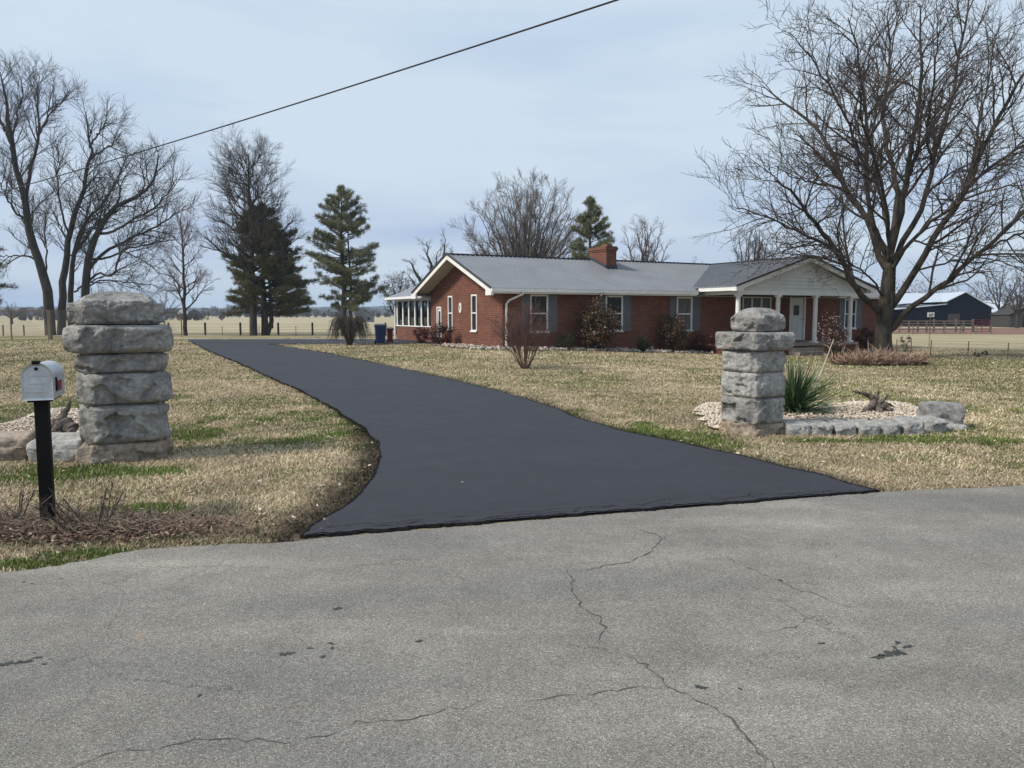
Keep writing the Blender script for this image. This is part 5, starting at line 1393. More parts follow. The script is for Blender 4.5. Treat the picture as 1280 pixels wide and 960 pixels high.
# bare multi-stemmed shrubs
def stems_shrub(px, py, label, seed, H, W, n, mat, name='bare_shrub', droop=0.0, r=.02, cfgn=(7, 6), lift=.06, base_r=.12, rm=.0042):
    rg = np.random.default_rng(seed); x, y, z = gp(px, py); tb = TreeB(); O = np.array([x, y, z])
    cfg = dict(n=list(cfgn), ref=[None, None], t0=[.3, .15], ang=[(15, 40), (18, 45)], lift=[.08, .05], len=[.38 * H, .2 * H], rad=[min(.008, r * .6), min(.0055, r * .4)], seg=[6, 4], jit=[.08, .1], up=[.03 - droop * .12, .02 - droop * .16], sides=[3, 3], rmin=rm)
    for i in range(n):
        az = rg.uniform(0, 6.28); k = math.sqrt(rg.random()); el = R(88 - 55 * k)
        d = np.array([math.cos(az) * math.cos(el), math.sin(az) * math.cos(el), math.sin(el)]); L = H * rg.uniform(.75, 1.05) * (1 if not droop else 1.25)
        s = O + np.array([math.cos(az) * base_r * k, math.sin(az) * base_r * k, -.03])
        Q, _ = wobble(rg, s, d, L, 9, .05, lift * .5 if not droop else -.13 * k - .02); Q[:, :2] = O[:2] + (Q[:, :2] - O[:2]) * min(1.3, W / H / 1.1)
        rr = np.linspace(r * rg.uniform(.6, 1.1), .005, 9); tb.add(Q, rr, 5, 0); kids(tb, rg, Q, rr, 0, cfg)
    e = empty(name, (x, y, z), 0, label, 'shrub')
    for k, nm in ((0, 'stem'), (1, 'crown')):
        o = tb.mesh(nm, k, M[mat], e); o.location = (-x, -y, -z)
    return e
stems_shrub(656, 461, 'bare reddish multi-stemmed shrub on the lawn in front of the first window', 301, 1.72, .95, 22, 'twigred', r=.017, cfgn=(9, 6), base_r=.16)
def weeping(px, py, label, seed, Wd, H, n):
    rg = np.random.default_rng(seed); x, y, z = gp(px, py); tb = TreeB()
    for i in range(n):
        az = rg.uniform(0, 6.28); k = rg.random() ** .5; r = Wd / 2 * rg.uniform(.45, 1.0); h = H * rg.uniform(.78, 1.0) * (1 - .12 * k)
        u = np.array([math.cos(az), math.sin(az), 0]); e_ = h * rg.uniform(.12, .72)
        s = u * .12 * rg.random(); pts = [s, s + u * r * .20 + [0, 0, h * .52], u * r * .66 + [0, 0, h * .98], u * r * .94 + [0, 0, h * .42 + e_ * .55], u * r + [0, 0, e_]]
        P = resample(pts, 12); P[2:] += rg.normal(0, .018, P[2:].shape); big = i < 26
        tb.add(P, np.linspace(.02 if big else .009, .004, 12), 4, 0 if big else 1)
        for q in range(3):
            a_ = rg.integers(4, 11); d = P[a_] - P[a_ - 1]; d = d / np.linalg.norm(d) + rg.normal(0, .45, 3); d /= np.linalg.norm(d); Q, _ = wobble(rg, P[a_], d, rg.uniform(.15, .4), 5, .12, -.10); tb.add(Q, np.linspace(.0055, .003, 5), 3, 1)
    e = empty('weeping_shrub', (x, y, z), 0, label, 'shrub')
    for k, nm in ((0, 'stem'), (1, 'crown')): tb.mesh(nm, k, M['twig'], e)
weeping(437, 431.5, 'dome-shaped bare weeping shrub in front of the pine', 302, 2.0, 1.42, 330)

# yucca
x, y, z = gp(992, 519)
yu = empty('yucca', (x, y, z), 0, 'spiky green yucca beside the square stone pillar', 'plant')
rg = np.random.default_rng(77); n = 420; V = []; F = []
for i in range(n):
    az = rg.uniform(0, 6.28); el = R(rg.uniform(4, 86)) if rg.random() < .68 else R(rg.uniform(-8, 22)); L = rg.uniform(.52, .86) * (1 if el > .2 else .8)
    d = np.array([math.cos(az) * math.cos(el), math.sin(az) * math.cos(el), math.sin(el)]); sd = np.array([-math.sin(az), math.cos(az), rg.normal(0, .3)]); sd /= np.linalg.norm(sd)
    q = np.array([0, 0, .10]) + d * .05 + rg.normal(0, .04, 3); b = len(V); m = 5
    droop = rg.uniform(0, .10) if rg.random() < .8 else .3
    for k in range(m):
        t = k / (m - 1); w_ = .016 * (1 - t) ** .6 * (1 if k else .8) + .0008
        c = q + d * L * t + np.array([0, 0, -droop * L * t * t]); c[2] = max(c[2], .03); nn = np.cross(sd, d) * .006
        V += [c - sd * w_ + nn, c, c + sd * w_ + nn]
    for k in range(m - 1):
        a = b + 3 * k; F += [(a, a + 1, a + 4, a + 3), (a + 1, a + 2, a + 5, a + 4)]
np_mesh('blades', np.array(V), np.array(F), M['yucca'], yu)
st = MB(); a = np.array([.28, 0, .42]); X_, Y_, Z_ = at(1042, 424, y)[0] - x, 0, at(1042, 424, y)[2] - z; a0 = at(1019, 486, y - .1)
M['deadstalk'] = basic('dead_stalk', (.52, .46, .37), (.36, .30, .23), 20, .9)
pts = [(a0[0] - x - .02, -.1, a0[2] - z), ((a0[0] - x) * .6 + X_ * .4, -.06, (a0[2] - z) * .6 + Z_ * .4), (X_, 0, Z_)]
st.tube(resample(pts, 8), list(np.linspace(.016, .006, 8)), 6)
for k in range(9):
    t = .25 + k * .08; q = np.array(pts[0]) * (1 - t) + np.array(pts[2]) * t; st.tube([q, q + np.array([.04 * (-1) ** k, .02, .05])], [.004, .006], 4)
st.build('flower_stalk', M['deadstalk'], yu)

# driftwood
def drift(px, py, label, arms, seed, rz=0.0):
    x, y, z = gp(px, py); e = MB(); rg = random.Random(seed)
    for pts, r0, r1 in arms:
        P = resample(pts, 9); P = P + np.random.default_rng(seed + len(pts)).normal(0, .008, P.shape); rr = [r0 + (r1 - r0) * t for t in np.linspace(0, 1, 9)]; rr = [a * (1 + rg.uniform(-.22, .22)) for a in rr]
        e.tube(P, rr, 9)
    o = e.build('driftwood', M['driftwood']); o.location = (x, y, z + .02); o.rotation_euler[2] = rz; tag(o, label, 'driftwood', 'driftwood stumps lying on the gravel')
drift(1093, 519, 'gnarled grey driftwood stump with forked roots on the right gravel bed', [
 ([(-.14, 0, .02), (0, .02, .10), (.14, 0, .13), (.2, .02, .17)], .09, .05), ([(-.05, 0, .12), (0, .05, .2), (-.06, .05, .28), (-.22, .05, .33), (-.33, .04, .36)], .06, .014),
 ([(0, .05, .15), (.05, .05, .27), (.08, .04, .36)], .055, .018), ([(.06, 0, .16), (.15, 0, .24), (.20, -.02, .31)], .045, .012), ([(.0, -.05, .13), (-.14, -.12, .12), (-.28, -.18, .05)], .04, .012),
 ([(.12, 0, .12), (.22, -.05, .08), (.30, -.08, .01)], .05, .015), ([(0, 0, .12), (.02, -.1, .08), (.06, -.2, .0)], .06, .02), ([(.1, .05, .12), (.26, .06, .14), (.36, .08, .10)], .03, .01)], 3)
drift(76, 548, 'dark twisted driftwood stump with a raised horn behind the mailbox', [
 ([(-.25, 0, .12), (-.08, .02, .16), (.08, 0, .15), (.17, -.02, .10)], .06, .10), ([(.0, .02, .15), (.03, .03, .28), (.09, .03, .38), (.14, .04, .50)], .075, .012), ([(.13, -.03, .12), (.2, -.1, .08), (.16, -.18, .02)], .08, .04),
 ([(-.1, 0, .16), (-.25, .03, .24), (-.38, .02, .27)], .045, .01), ([(-.05, -.05, .14), (-.15, -.15, .1), (-.3, -.2, .03)], .05, .015), ([(.05, -.05, .16), (.0, -.14, .1), (-.05, -.22, 0)], .06, .02), ([(-.12, .0, .16), (-.2, 0, .34), (-.24, .02, .38)], .03, .008)], 8)

# dry stems round the maple trunk
def drystems(px, py, rxm, rym, n, H, label, seed, name='dry_stems', mat='deadstem'):
    rg = np.random.default_rng(seed); x, y, z = gp(px, py); a = rg.uniform(0, 6.28, n); k = np.sqrt(rg.random(n)); P = np.stack([x + np.cos(a) * k * rxm, y + np.sin(a) * k * rym], 1)
    zz = gz(P[:, 0], P[:, 1]); O = np.stack([P[:, 0], P[:, 1], zz], 1); d = rg.normal(0, 1, (n, 3)); d[:, 2] = np.abs(d[:, 2]) * .9 + .25; d /= np.linalg.norm(d, axis=1)[:, None]
    L = H * rg.uniform(.4, 1.15, (n, 1)) * (1.2 - .5 * k[:, None]); s = np.cross(d, rg.normal(0, 1, (n, 3))); s /= np.linalg.norm(s, axis=1)[:, None]; w_ = .0058
    L = L * np.where(rg.random((n, 1)) < .05, 1.7, 1.0) * (.6 + .8 * fbm(P[:, 0] * 1.6, P[:, 1] * 1.6, 9, 3)[:, None]); O = O + np.array([0, 0, 1]) * (rg.random((n, 1)) * H * .3)
    V = np.stack([O - s * w_, O + s * w_, O + d * L * .6 + s * w_ * 2, O + d * L * .6 - s * w_ * 2, O + d * L + [0, 0, -.04]], 1).reshape(-1, 3)
    b = np.arange(n) * 5; F4_ = np.stack([b, b + 1, b + 2, b + 3], 1); F3_ = np.stack([b + 3, b + 2, b + 4], 1)
    o = np_mesh(name, V, [F4_, F3_], M[mat]); tag(o, label, 'dry plants', kind='stuff')
drystems(1098, 456, 1.62, .85, 8000, .50, 'bed of dry reddish brown stalks round the foot of the big bare tree', 5)

# brush by the mailbox: bare twiggy plant + fallen sticks
stems_shrub(118, 668, 'leafless twiggy bush right of the mailbox post', 303, .40, .46, 11, 'twig', name='twiggy_bush', r=.0042, cfgn=(4, 3), base_r=.08, rm=.0016)
stems_shrub(8, 668, 'leafless twigs at the left frame edge beside the mailbox', 304, .36, .45, 8, 'twig', name='twiggy_bush', r=.004, cfgn=(4, 2), base_r=.12, rm=.0016)
def twigs():
    rg = np.random.default_rng(9); tb = TreeB(); n = 1300
    for i in range(n):
        x = cx_ + rg.normal(0, .60); y = cy_ + rg.normal(0, .15); p = np.array([x, y, rg.uniform(.01, .09)]); az = rg.uniform(0, 6.28); el = rg.uniform(-.1, .55)
        d = np.array([math.cos(az) * math.cos(el), math.sin(az) * math.cos(el), math.sin(el)]); L = rg.uniform(.05, .22)
        if i < 26: L = rg.uniform(.25, .5); 
        Q, _ = wobble(rg, p, d, L, 6, .22, -.03); Q[:, 2] = np.clip(Q[:, 2], .01, None); r = rg.uniform(.0016, .0035) if i >= 26 else .0042; tb.add(Q, np.linspace(r, r * .5, 6), 4, 0)
    M['palewood'] = leafmat('dry_twigs', [(.16, .12, .09), (.34, .28, .21), (.10, .075, .06), (.24, .18, .13)], .9)
    o = tb.mesh('brushwood', 0, M['palewood'], None); tag(o, 'tangle of dry twigs and prunings round the mailbox post', 'brush', kind='stuff')
twigs()

# brown leaves on the tree beyond the sunroom
b0 = at(497, 420, 72)
rg = np.random.default_rng(4); n = 2600; u = rg.normal(0, 1, (n, 3)); u /= np.linalg.norm(u, axis=1)[:, None]; kk = rg.integers(0, 45, n); cc = rg.normal(0, 1, (45, 3)); cc /= np.linalg.norm(cc, axis=1)[:, None]; cc *= rg.uniform(.4, 1, (45, 1))
p = cc[kk] * [1.7, 1.7, 1.8] + rg.normal(0, .26, (n, 3)); A = rg.normal(0, 1, (n, 3)); A /= np.linalg.norm(A, axis=1)[:, None]; B = np.cross(A, u); s = rg.uniform(.04, .075, (n, 1))
V = np.stack([p - A * s, p - B * s * .6, p + A * s, p + B * s * .6], 1).reshape(-1, 3)
tr_ = [o for o in bpy.data.objects if o.get('label', '').startswith('small bare tree holding')][0]
lo = np_mesh('leaves', V, np.arange(4 * n).reshape(-1, 4), M['brownleaf'], tr_); lo.location = (0, 0, 4.2)
# ================================================================== FENCES, BARN, DISTANCE
def post(parent, x, y, h, w=.11, mat='wood', rz=0, name='post', lean=0.0):
    z = float(gz(x, y)); b = parent.location; m = MB()
    m.bar((x - b[0], y - b[1], z - b[2] - .15), (x - b[0] + lean, y - b[1], z - b[2] + h), w, w, up=(0, 1, 0)); m.build(name, M[mat], parent)
def wires(parent, pts, hs_, r=.004, name='wire', mat='wire'):
    b = parent.location
    for h in hs_:
        m = MB()
        P = [(p[0] - b[0], p[1] - b[1], float(gz(p[0], p[1])) + h - b[2]) for p in pts]; m.tube(P, r, 4, cap=False, smooth=False); m.build(name, M[mat], parent)
# field fence beyond the driveway
YF = 70.5
f0 = at(256.7, 417, YF)
ff = empty('wire_fence', (f0[0], f0[1], -.28), 0, 'dark post and wire fence between the yard and the far field', 'fence')
pts = []
for px in [118, 164, 211, 256.7, 300.7, 348, 390.7, 436, 482, 528, 574, 620]:
    p = at(px, 417, YF + (px - 256) * .004); pts.append(p)
    if 190 < px < 500: post(ff, p[0], p[1], 1.15, .14, 'bark2')
    else: post(ff, p[0], p[1], 1.1, .10, 'bark2')
for px in (278, 324, 370, 233):
    p = at(px, 417, YF); post(ff, p[0], p[1], .85, .04, 'rust', name='stake')
wires(ff, pts, (.25, .5, .75, 1.0), .008)
s_ = empty('warning_sign', tuple(at(339, 408, YF - .12)), 0, 'small dark red square sign on the field fence', 'sign')
m = MB(); m.box(-.2, .2, -.012, .012, -.2, .2); m.build('panel', M['red'], s_); m = MB(); m.box(-.12, .12, -.02, -.013, -.1, .1); m.build('dark_patch', M['black'], s_)
# chain-link fence and gate at left: runs across, then turns towards the driveway
cf = empty('chain_link_fence', tuple(gp(62, 425)), 0, 'rusty tube fence with top rail left of the tall pillar', 'fence')
c0 = np.array(gp(-130, 424.5)); c1 = np.array(gp(63, 424.5)); c2 = np.array(gp(110, 424.5)); c2 = c2 + np.array([1.2, 9, 0])
b = cf.location; HC = 1.55
def rail(a, c, h, r=.022):
    m = MB(); m.tube([(a[0] - b[0], a[1] - b[1], float(gz(a[0], a[1])) + h - b[2]), (c[0] - b[0], c[1] - b[1], float(gz(c[0], c[1])) + h - b[2])], r, 6); m.build('rail', M['rust'], cf)
rail(c0, c1, HC); rail(c1, c2, HC); rail(c1, c2, .12, .016)
for t in np.linspace(0, 1, 5): p = c0 + (c1 - c0) * t; post(cf, p[0], p[1], HC, .05 if t < 1 else .16, 'rust' if t < 1 else 'wood')
for t in (.12, .35, .6, .85, 1): p = c1 + (c2 - c1) * t; post(cf, p[0], p[1], HC, .055, 'rust')
mw = MB()
for (a, c) in ((c0, c1), (c1, c2)):
    L = np.linalg.norm(c - a); n = int(L / .11)
    for k in range(-14, n):
        for sg in (1, -1):
            k0 = k if sg > 0 else k + 14; x0 = k0 * .11; x1 = x0 + sg * HC * .98
            za, zb2 = .03, HC
            if x1 > L: zb2 = .03 + (L - x0) / (x1 - x0) * (HC - .03); x1 = L
            if x0 < 0: 
                za = .03 + (0 - x0) / (x1 - x0) * (HC - .03); x0 = 0
            if x0 > L or x1 < 0 and sg < 0 and x0 <= 0: continue
            if sg < 0 and x1 < 0: zb2 = .03 + (x0) / (x0 - x1) * (HC - .03); x1 = 0
            if sg < 0 and x0 > L: continue
            pa = a + (c - a) * x0 / L; pb = a + (c - a) * x1 / L
            mw.bar((pa[0] - b[0], pa[1] - b[1], float(gz(pa[0], pa[1])) + za - b[2]), (pb[0] - b[0], pb[1] - b[1], float(gz(pb[0], pb[1])) + zb2 - b[2]), .004, .004)
mw.build('mesh_panel', M['wire'], cf)
# brown brush strip and old rail fence behind it
of = empty('old_field_fence', tuple(at(20, 416, 68)), 0, 'low grey post and wire fence in the field behind the chain-link', 'fence')
pts = [at(px, 416, 68) for px in (-60, -28, 4, 30, 58)]
for p in pts: post(of, p[0], p[1], .95, .09, 'wood')
wires(of, pts, (.3, .6, .85), .008)

# right wire fence
rf_ = empty('pasture_fence', tuple(gp(1210, 446)), 0, 'thin stake and wire fence along the pasture at right', 'fence')
pts = []
for px, py in [(1120, 442), (1138, 443), (1163, 444), (1209.5, 446), (1259, 449), (1310, 451.5), (1365, 454)]:
    p = np.array(gp(px, py)); pts.append(p); post(rf_, p[0], p[1], .66, .028, 'rust', lean=.02)
wires(rf_, pts, (.18, .36, .54, .64), .0035)
# pale sign on a slim pole in the pasture
sx_, sy_, sz_ = gp(1161.5, 434)
sg = empty('field_sign', (sx_, sy_, sz_), 0, 'small white board with dark marks on a slim pole before the barn', 'sign')
hh = at(1161, 393.5, sy_)[2] - sz_
m = MB(); m.tube([(0, .02, -.1), (0, .02, hh + .14)], .014, 6); m.build('pole', M['rust'], sg)
m = MB(); m.box(-.19, .19, -.012, .005, hh - .12, hh + .13); m.build('board', M['white'], sg)
m = MB()
for x0, x1, z0, z1 in [(-.10, -.06, -.05, .05), (-.05, .02, .02, .05), (-.05, .02, -.05, -.02), (.03, .06, -.04, .05), (.07, .13, -.01, .05), (-.13, .12, -.085, -.07)]: m.box(x0, x1, -.017, -.0125, hh + z0, hh + z1)
m.build('marks', M['black'], sg)
for i, (px, py, lb) in enumerate([(1220.5, 446, 'small dark weed clump in the pasture, left of a pair'), (1231, 444, 'small dark weed clump in the pasture, right of a pair')]):
    shrub(px, py, lb, 230 + i, .26, .22, 'box', 260, .03, name='weed_clump', cat='weed', stems=4)

# barn
BY = 128.0
def P2(px, py, Y=BY): q = at(px, py, Y); return q
bl = P2(1152, 402); br = P2(1233, 402)
bw = br[0] - bl[0]
x0 = P2(1120, 400)[0]
barn = empty('black_barn', (x0, BY, -.3), R(-6), 'long black barn with pale metal roof beyond the corral', 'barn')
zE = P2(1233, 385)[2] + .3; zA = P2(1202, 365.5)[2] + .3; xl = P2(1152, 385)[0] - x0; xr = P2(1233, 385)[0] - x0; xa = P2(1202, 365)[0] - x0
zk = P2(1180, 377)[2] + .3; xk = P2(1180, 377)[0] - x0; zl = P2(1158, 384)[2] + .3
m = MB(); dp = 16
fr_ = [(xl - 3, 0), (xr, 0), (xr, zE), (P2(1220, 377)[0] - x0, zk + .1), (xa, zA), (xk, zk), (xl, zl), (xl - 3, zl - .3)]
m.face([(x, 0, z) for x, z in fr_])
m.face([(xr, 0, 0), (xr, dp, 0), (xr, dp, zE), (xr, 0, zE)]); m.face([(x, dp, z) for x, z in fr_][::-1])
m.box(-9, xl - 3, 3, 3.1, 0, zl - .3)
m.build('wall', M['barn'], barn)
m = MB()
def slab(a, b_, y0, y1, th=.12):
    p = [(a[0], y0, a[1]), (b_[0], y0, b_[1]), (b_[0], y1, b_[1]), (a[0], y1, a[1])]; m.face(p[::-1]); q = [(v[0], v[1], v[2] - th) for v in p]; m.face(q)
    for k in range(4): m.face([q[k], q[(k + 1) % 4], p[(k + 1) % 4], p[k]])
slab((xa, zA + .1), (xk - .1, zk + .05), -.3, dp); slab((xk, zk - .35), (xl - 4, zl - .25), -.3, dp); slab((xa, zA + .1), (P2(1220, 377)[0] - x0, zk + .12), -.3, dp); slab((P2(1220, 377)[0] - x0, zk + .1), (xr + .3, zE - .05), -.3, dp)
# long main roof to the left, side slope seen
RL = [(-9, 1.0, zl + .05), (xk - .1, 1.0, zk + .0), (xa, 9, zA + .1), (-7, 9, zA + .1)]
m.face(RL); m.face([(-10, .5, zl - .55), (xl - .5, .5, zl - .3), (xl + .8, 2.5, zl + .35), (-9, 2.5, zl + .35)])
m.build('roof', M['barnroof'], barn)
for k, (a, c_) in enumerate([(P2(1182, 390)[0] - x0, P2(1196, 390)[0] - x0)]):
    m = MB(); m.box(a, c_, -.04, -.002, .3, 2.0); m.build('door', M['shed'], barn)
# lower shed right of the barn
sh = empty('weathered_shed', (P2(1232, 400)[0], BY + 6, -.3), R(-4), 'low dark shed with pale roof strip right of the black barn', 'shed')
m = MB(); wS = P2(1300, 400, BY + 6)[0] - P2(1232, 400)[0]; hS = 2.3; m.box(0.2, wS * .55, 0, 6, 0, hS); m.build('wall', M['barn'], sh)
m = MB(); m.face([(0, -.4, hS - .05), (wS * .56, -.4, hS - .05), (wS * .56, 3, hS + 2.0), (0, 3, hS + 2.0)]); m.face([(0, 3, hS + 2.0), (wS * .56, 3, hS + 2.0), (wS * .56, 6.4, hS - .05), (0, 6.4, hS - .05)]); m.build('roof', M['barnroof'], sh)
sh2 = empty('gabled_shed', (P2(1262, 402, 112)[0], 112, -.3), R(-4), 'grey-brown gabled wooden shed at the right frame edge', 'shed')
m = MB(); w2 = 5.6; hE = 1.9; hA = 3.3
m.face([(0, 0, 0), (w2, 0, 0), (w2, 0, hE), (w2 / 2, 0, hA), (0, 0, hE)]); m.face([(0, 5, 0), (0, 0, 0), (0, 0, hE), (0, 5, hE)]); m.face([(w2, 0, 0), (w2, 5, 0), (w2, 5, hE), (w2, 0, hE)]); m.face([(w2, 5, 0), (0, 5, 0), (0, 5, hE), (w2 / 2, 5, hA), (w2, 5, hE)]); m.build('wall', M['shed'], sh2)
m = MB(); m.face([(-.2, -.2, hE - .05), (w2 / 2, -.2, hA + .06), (w2 / 2, 5.2, hA + .06), (-.2, 5.2, hE - .05)]); m.face([(w2 / 2, -.2, hA + .06), (w2 + .2, -.2, hE - .05), (w2 + .2, 5.2, hE - .05), (w2 / 2, 5.2, hA + .06)]); m.build('roof', M['shed'], sh2)
m = MB(); m.box(1.9, 3.6, -.05, -.002, 0, 1.8); m.build('door', M['barn'], sh2)
# red dirt strip
sheet('dirt_yard', [at(1100, 419, 76)[:2], at(1290, 421, 73)[:2], at(1500, 418, 78)[:2], (75, 108), (40, 106), at(1100, 407, 100)[:2]], .03, M['dirt'])
# corral of boards
CY = 80.0
cr_ = empty('corral_fence', tuple(at(1180, 415, CY)), 0, 'weathered board corral in front of the black barn', 'fence')
b = cr_.location; xs = [at(px, 415, CY)[0] for px in (1124, 1136, 1147, 1158, 1167, 1180, 1194.5, 1204, 1215.5)]
for i, x in enumerate(xs): post(cr_, x, CY, 1.42 if i in (4, 6, 8) else 1.2, .14, 'wood')
for h in (.35, .65, .95, 1.22):
    for a, c_ in zip(xs[:-1], xs[1:]):
        m = MB(); z = float(gz(a, CY)) + h - b[2]; m.bar((a - b[0], -.09, z), (c_ - b[0], -.09, z), .03, .10); m.build('board', M['wood'], cr_)
c2_ = empty('outer_corral_fence', tuple(at(1200, 417, 74)), 0, 'low pale posts with wire in front of the board corral', 'fence')
pts = [at(px, 417, 74) for px in (1141, 1162, 1181, 1200.5, 1219.5, 1238.5)]
for p in pts: post(c2_, p[0], p[1], .85, .10, 'wood')
wires(c2_, pts, (.3, .55, .78), .01)
gt_ = empty('red_gate', (at(1217, 415, CY)[0], CY, -.3), 0, 'red tubular farm gate at the right end of the corral', 'gate')
wG = at(1237, 415, CY)[0] - at(1217, 415, CY)[0]
for h in (.15, .38, .62, .86, 1.1, 1.32): m = MB(); m.tube([(0, 0, h), (wG, 0, h)], .04, 6); m.build('rail', M['redgate'], gt_)
for x in (0, wG * .5, wG): m = MB(); m.tube([(x, 0, .1), (x, 0, 1.36)], .04, 6); m.build('upright', M['redgate'], gt_)

# far farm buildings
def farmhouse(px, py, Y, w, h, label, wm, rm, name='farmhouse', cat='house'):
    p = at(px, py, Y); e = empty(name, (p[0], p[1], -.3), R(12), label, cat); m = MB(); m.box(-w / 2, w / 2, 0, w * .8, 0, h * .6)
    m.face([(-w / 2, 0, h * .6), (w / 2, 0, h * .6), (0, 0, h)]); m.face([(w / 2, w * .8, h * .6), (-w / 2, w * .8, h * .6), (0, w * .8, h)]); m.build('wall', M[wm], e)
    m = MB(); m.face([(-w / 2 - .2, -.2, h * .6 - .1), (0, -.2, h + .05), (0, w * .8 + .2, h + .05), (-w / 2 - .2, w * .8 + .2, h * .6 - .1)]); m.face([(0, -.2, h + .05), (w / 2 + .2, -.2, h * .6 - .1), (w / 2 + .2, w * .8 + .2, h * .6 - .1), (0, w * .8 + .2, h + .05)]); m.build('roof', M[rm], e)
    for x in (-w * .25, w * .2): m = MB(); m.box(x - .3, x + .3, -.05, -.002, h * .2, h * .42); m.build('window', M['glass'], e)
farmhouse(228, 397, 330, 3.6, 4.6, 'tiny white farmhouse far across the field beside the small bare tree', 'white', 'barnroof')
farmhouse(243, 398, 360, 5.5, 4.4, 'small dark barn far across the field', 'shed', 'trim_dark', 'far_barn', 'barn')
farmhouse(456, 400, 190, 4.6, 2.9, 'grey outbuilding across the field left of the sunroom', 'shutter', 'trim_dark', 'outbuilding', 'shed')
farmhouse(118, 398, 340, 9, 3.2, 'long low white shed across the field behind the left trees', 'white', 'barnroof', 'far_shed', 'shed')

# woods at the end of the field (one mass each)
def wood(name, label, x0, x1, y0, y1, n, h0, h1, cols, seed, leaf=.55):
    rg = np.random.default_rng(seed); C = np.stack([rg.uniform(x0, x1, n), rg.uniform(y0, y1, n)], 1); hh = rg.uniform(h0, h1, n) * (.55 + .9 * vnoise(C[:, 0] * .035, C[:, 0] * 0, seed)); wd = hh * rg.uniform(.35, .6, n)
    k = 130; u = rg.normal(0, 1, (n, k, 3)); u /= np.linalg.norm(u, axis=2)[..., None]; u *= rg.uniform(.3, 1, (n, k, 1)) ** .5
    p = u * np.stack([wd, wd, hh * .5], 1)[:, None, :]; p[..., 2] += hh[:, None] * .5; p[..., 0] += C[:, 0, None]; p[..., 1] += C[:, 1, None]; p[..., 2] -= .3; p = p.reshape(-1, 3); N = len(p)
    d = rg.normal(0, 1, (N, 3)); d[:, 2] = np.abs(d[:, 2]) + .6; d /= np.linalg.norm(d, axis=1)[:, None]; s = np.cross(d, rg.normal(0, 1, (N, 3))); s /= np.linalg.norm(s, axis=1)[:, None]; L = leaf * rg.uniform(.7, 1.8, (N, 1))
    V = np.stack([p - s * L * .22, p + s * L * .22, p + d * L], 1).reshape(-1, 3)
    mm = leafmat(name + '_mass', cols, .95); o = np_mesh(name, V, np.arange(3 * N).reshape(-1, 3), mm); tag(o, label, 'woods', kind='stuff')
brn = [(.085, .07, .062), (.12, .095, .085), (.06, .055, .05), (.10, .075, .065)]
wood('far_woods', 'line of brown leafless woods at the far end of the field', -330, 120, 420, 480, 300, 2.2, 5.0, brn, 1, .8)
wood('hedgerow', 'brown hedgerow across the field at far left', -150, -88, 225, 240, 60, 1.2, 2.6, brn, 2, .4)
wood('woods_behind_barn', 'leafless woods behind the black barn and sheds', 90, 330, 240, 300, 130, 6, 13, [(.10, .075, .065), (.14, .10, .09), (.075, .06, .055)], 3, .5)
# hills
def hill(name, Y, h, seed, dy):
    xs = np.arange(-2600, 2600, 14.0); ys = np.linspace(0, 1, 9); V = []; 
    top = h * (.55 + .6 * fbm(xs * .0011, xs * 0 + seed, seed, 3)) + 3.5 * fbm(xs * .035, xs * 0, seed + 5, 4)
    for j, t in enumerate(ys):
        prof_ = math.sin(min(1, t * 1.2) * math.pi / 2) if t < .84 else 1 - (t - .84) * 1.2
        z = -1 + (top + 1) * prof_ + (vnoise(xs * .06, xs * 0 + j * 7.1, seed + 9) - .5) * 4 * (0 < t < 1)
        V.append(np.stack([xs, np.full_like(xs, Y) + t * dy + 60 * vnoise(xs * .004, xs * 0 + 3, seed), z], 1))
    V = np.concatenate(V); n = len(xs); I = np.arange(len(V)).reshape(len(ys), n)
    F = np.stack([I[:-1, :-1].ravel(), I[:-1, 1:].ravel(), I[1:, 1:].ravel(), I[1:, :-1].ravel()], 1)
    o = np_mesh(name, V, F, M['hill'], smooth=True); tag(o, kind='structure')
t = NT('wooded_hillside'); v = t.coord(); t.col(t.ramp(t.noise(v, .05, 5, .7), [(.35, (.04, .045, .035)), (.6, (.075, .07, .055)), (.75, (.11, .10, .07))])); t.rough(1, .05); M['hill'] = t.mat
hill('hills', 1000, 9, 3, 250); hill('hills', 1500, 22, 8, 400)
# thin winter air
hz = MB(); hz.box(-2900, 2900, -150, 2600, -1.6, 50)
t = NT('haze'); pv = t.new('ShaderNodeVolumePrincipled'); pv.inputs['Color'].default_value = (.66, .82, 1.0, 1); pv.inputs['Density'].default_value = .00032; pv.inputs['Anisotropy'].default_value = .2
for l_ in list(t.out.inputs['Surface'].links): t.t.links.remove(l_)
t.link(pv.outputs[0], t.out.inputs['Volume']); t.n.remove(t.b)
ho = hz.build('haze', t.mat); tag(ho, kind='stuff', label='thin blue winter haze over the fields', cat='haze')
# ================================================================== CAMERA, LIGHT
cam = bpy.data.cameras.new('camera'); co = bpy.data.objects.new('camera', cam); COL.objects.link(co)
co.location = (0, 0, CAMZ); co.rotation_euler = (R(90) - PITCH, 0, 0)
cam.sensor_width = 36; cam.lens = 961 / 1280 * 36; cam.clip_end = 6000; cam.clip_start = .05
SC.camera = co
SUN_AZ = math.atan2(-.35, -.90); SUN_EL = R(42)       # the sun stands to the left, a little behind the viewer
d = Vector((math.cos(SUN_AZ) * math.cos(SUN_EL), math.sin(SUN_AZ) * math.cos(SUN_EL), math.sin(SUN_EL)))
sun = bpy.data.lights.new('sun', 'SUN'); so = bpy.data.objects.new('sun', sun); COL.objects.link(so)
sun.energy = 3.6; sun.angle = R(10); sun.color = (1, .93, .83)
so.rotation_euler = d.to_track_quat('Z', 'Y').to_euler()
w = bpy.data.worlds.new('World'); SC.world = w; w.use_nodes = True
nt = w.node_tree; bg = nt.nodes['Background']; L = nt.links.new
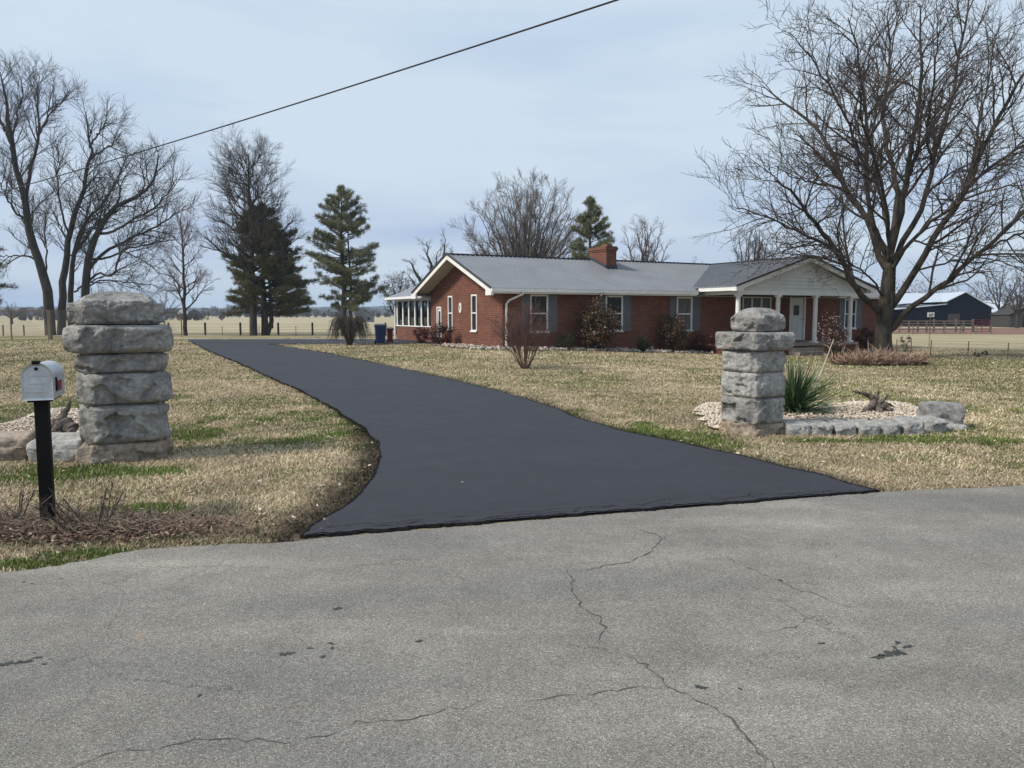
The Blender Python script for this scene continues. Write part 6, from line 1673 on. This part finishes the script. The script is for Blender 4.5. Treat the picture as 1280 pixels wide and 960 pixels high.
sky = nt.nodes.new('ShaderNodeTexSky'); sky.sky_type = 'NISHITA'; sky.sun_disc = False
sky.sun_elevation = SUN_EL; sky.sun_rotation = math.atan2(d.x, d.y); sky.air_density = 1.2; sky.dust_density = 2
bg.inputs[1].default_value = .094
tc = nt.nodes.new('ShaderNodeTexCoord')
mp = nt.nodes.new('ShaderNodeMapping'); mp.inputs['Scale'].default_value = (1.0, 1.0, 5.0); mp.inputs['Location'].default_value = (.3, 1.7, .2); L(tc.outputs['Generated'], mp.inputs[0])
n1 = nt.nodes.new('ShaderNodeTexNoise'); n1.inputs['Scale'].default_value = 1.7; n1.inputs['Detail'].default_value = 6; n1.inputs['Roughness'].default_value = .5; n1.inputs['Distortion'].default_value = .4; L(mp.outputs[0], n1.inputs['Vector'])
cr = nt.nodes.new('ShaderNodeValToRGB'); L(n1.outputs[0], cr.inputs[0])
e_ = cr.color_ramp.elements; e_[0].position = .38; e_[0].color = (4.2, 5.3, 7.7, 1); e_[1].position = .62; e_[1].color = (6.7, 7.8, 9.0, 1)
e_ = cr.color_ramp.elements.new(.5); e_.color = (5.5, 6.6, 8.4, 1)
# thin cloud is brighter and whiter overhead
sx = nt.nodes.new('ShaderNodeSeparateXYZ'); L(tc.outputs['Generated'], sx.inputs[0])
r2 = nt.nodes.new('ShaderNodeMapRange'); r2.inputs[1].default_value = .12; r2.inputs[2].default_value = .42; L(sx.outputs[2], r2.inputs[0])
mu = nt.nodes.new('ShaderNodeMath'); mu.operation = 'MULTIPLY'; mu.inputs[1].default_value = .75; L(r2.outputs[0], mu.inputs[0]); mu.inputs[1].default_value = .55
mt = nt.nodes.new('ShaderNodeMix'); mt.data_type = 'RGBA'; L(mu.outputs[0], mt.inputs[0]); L(cr.outputs[0], mt.inputs[6]); mt.inputs[7].default_value = (6.6, 7.9, 9.1, 1)
mx = nt.nodes.new('ShaderNodeMix'); mx.data_type = 'RGBA'; mx.inputs[0].default_value = .88
L(sky.outputs[0], mx.inputs[6]); L(mt.outputs[2], mx.inputs[7]); L(mx.outputs[2], bg.inputs[0])
SC.view_settings.view_transform = 'Standard'; SC.view_settings.look = 'None'; SC.view_settings.gamma = 1; SC.view_settings.exposure = .14
SC.view_settings.use_curve_mapping = False
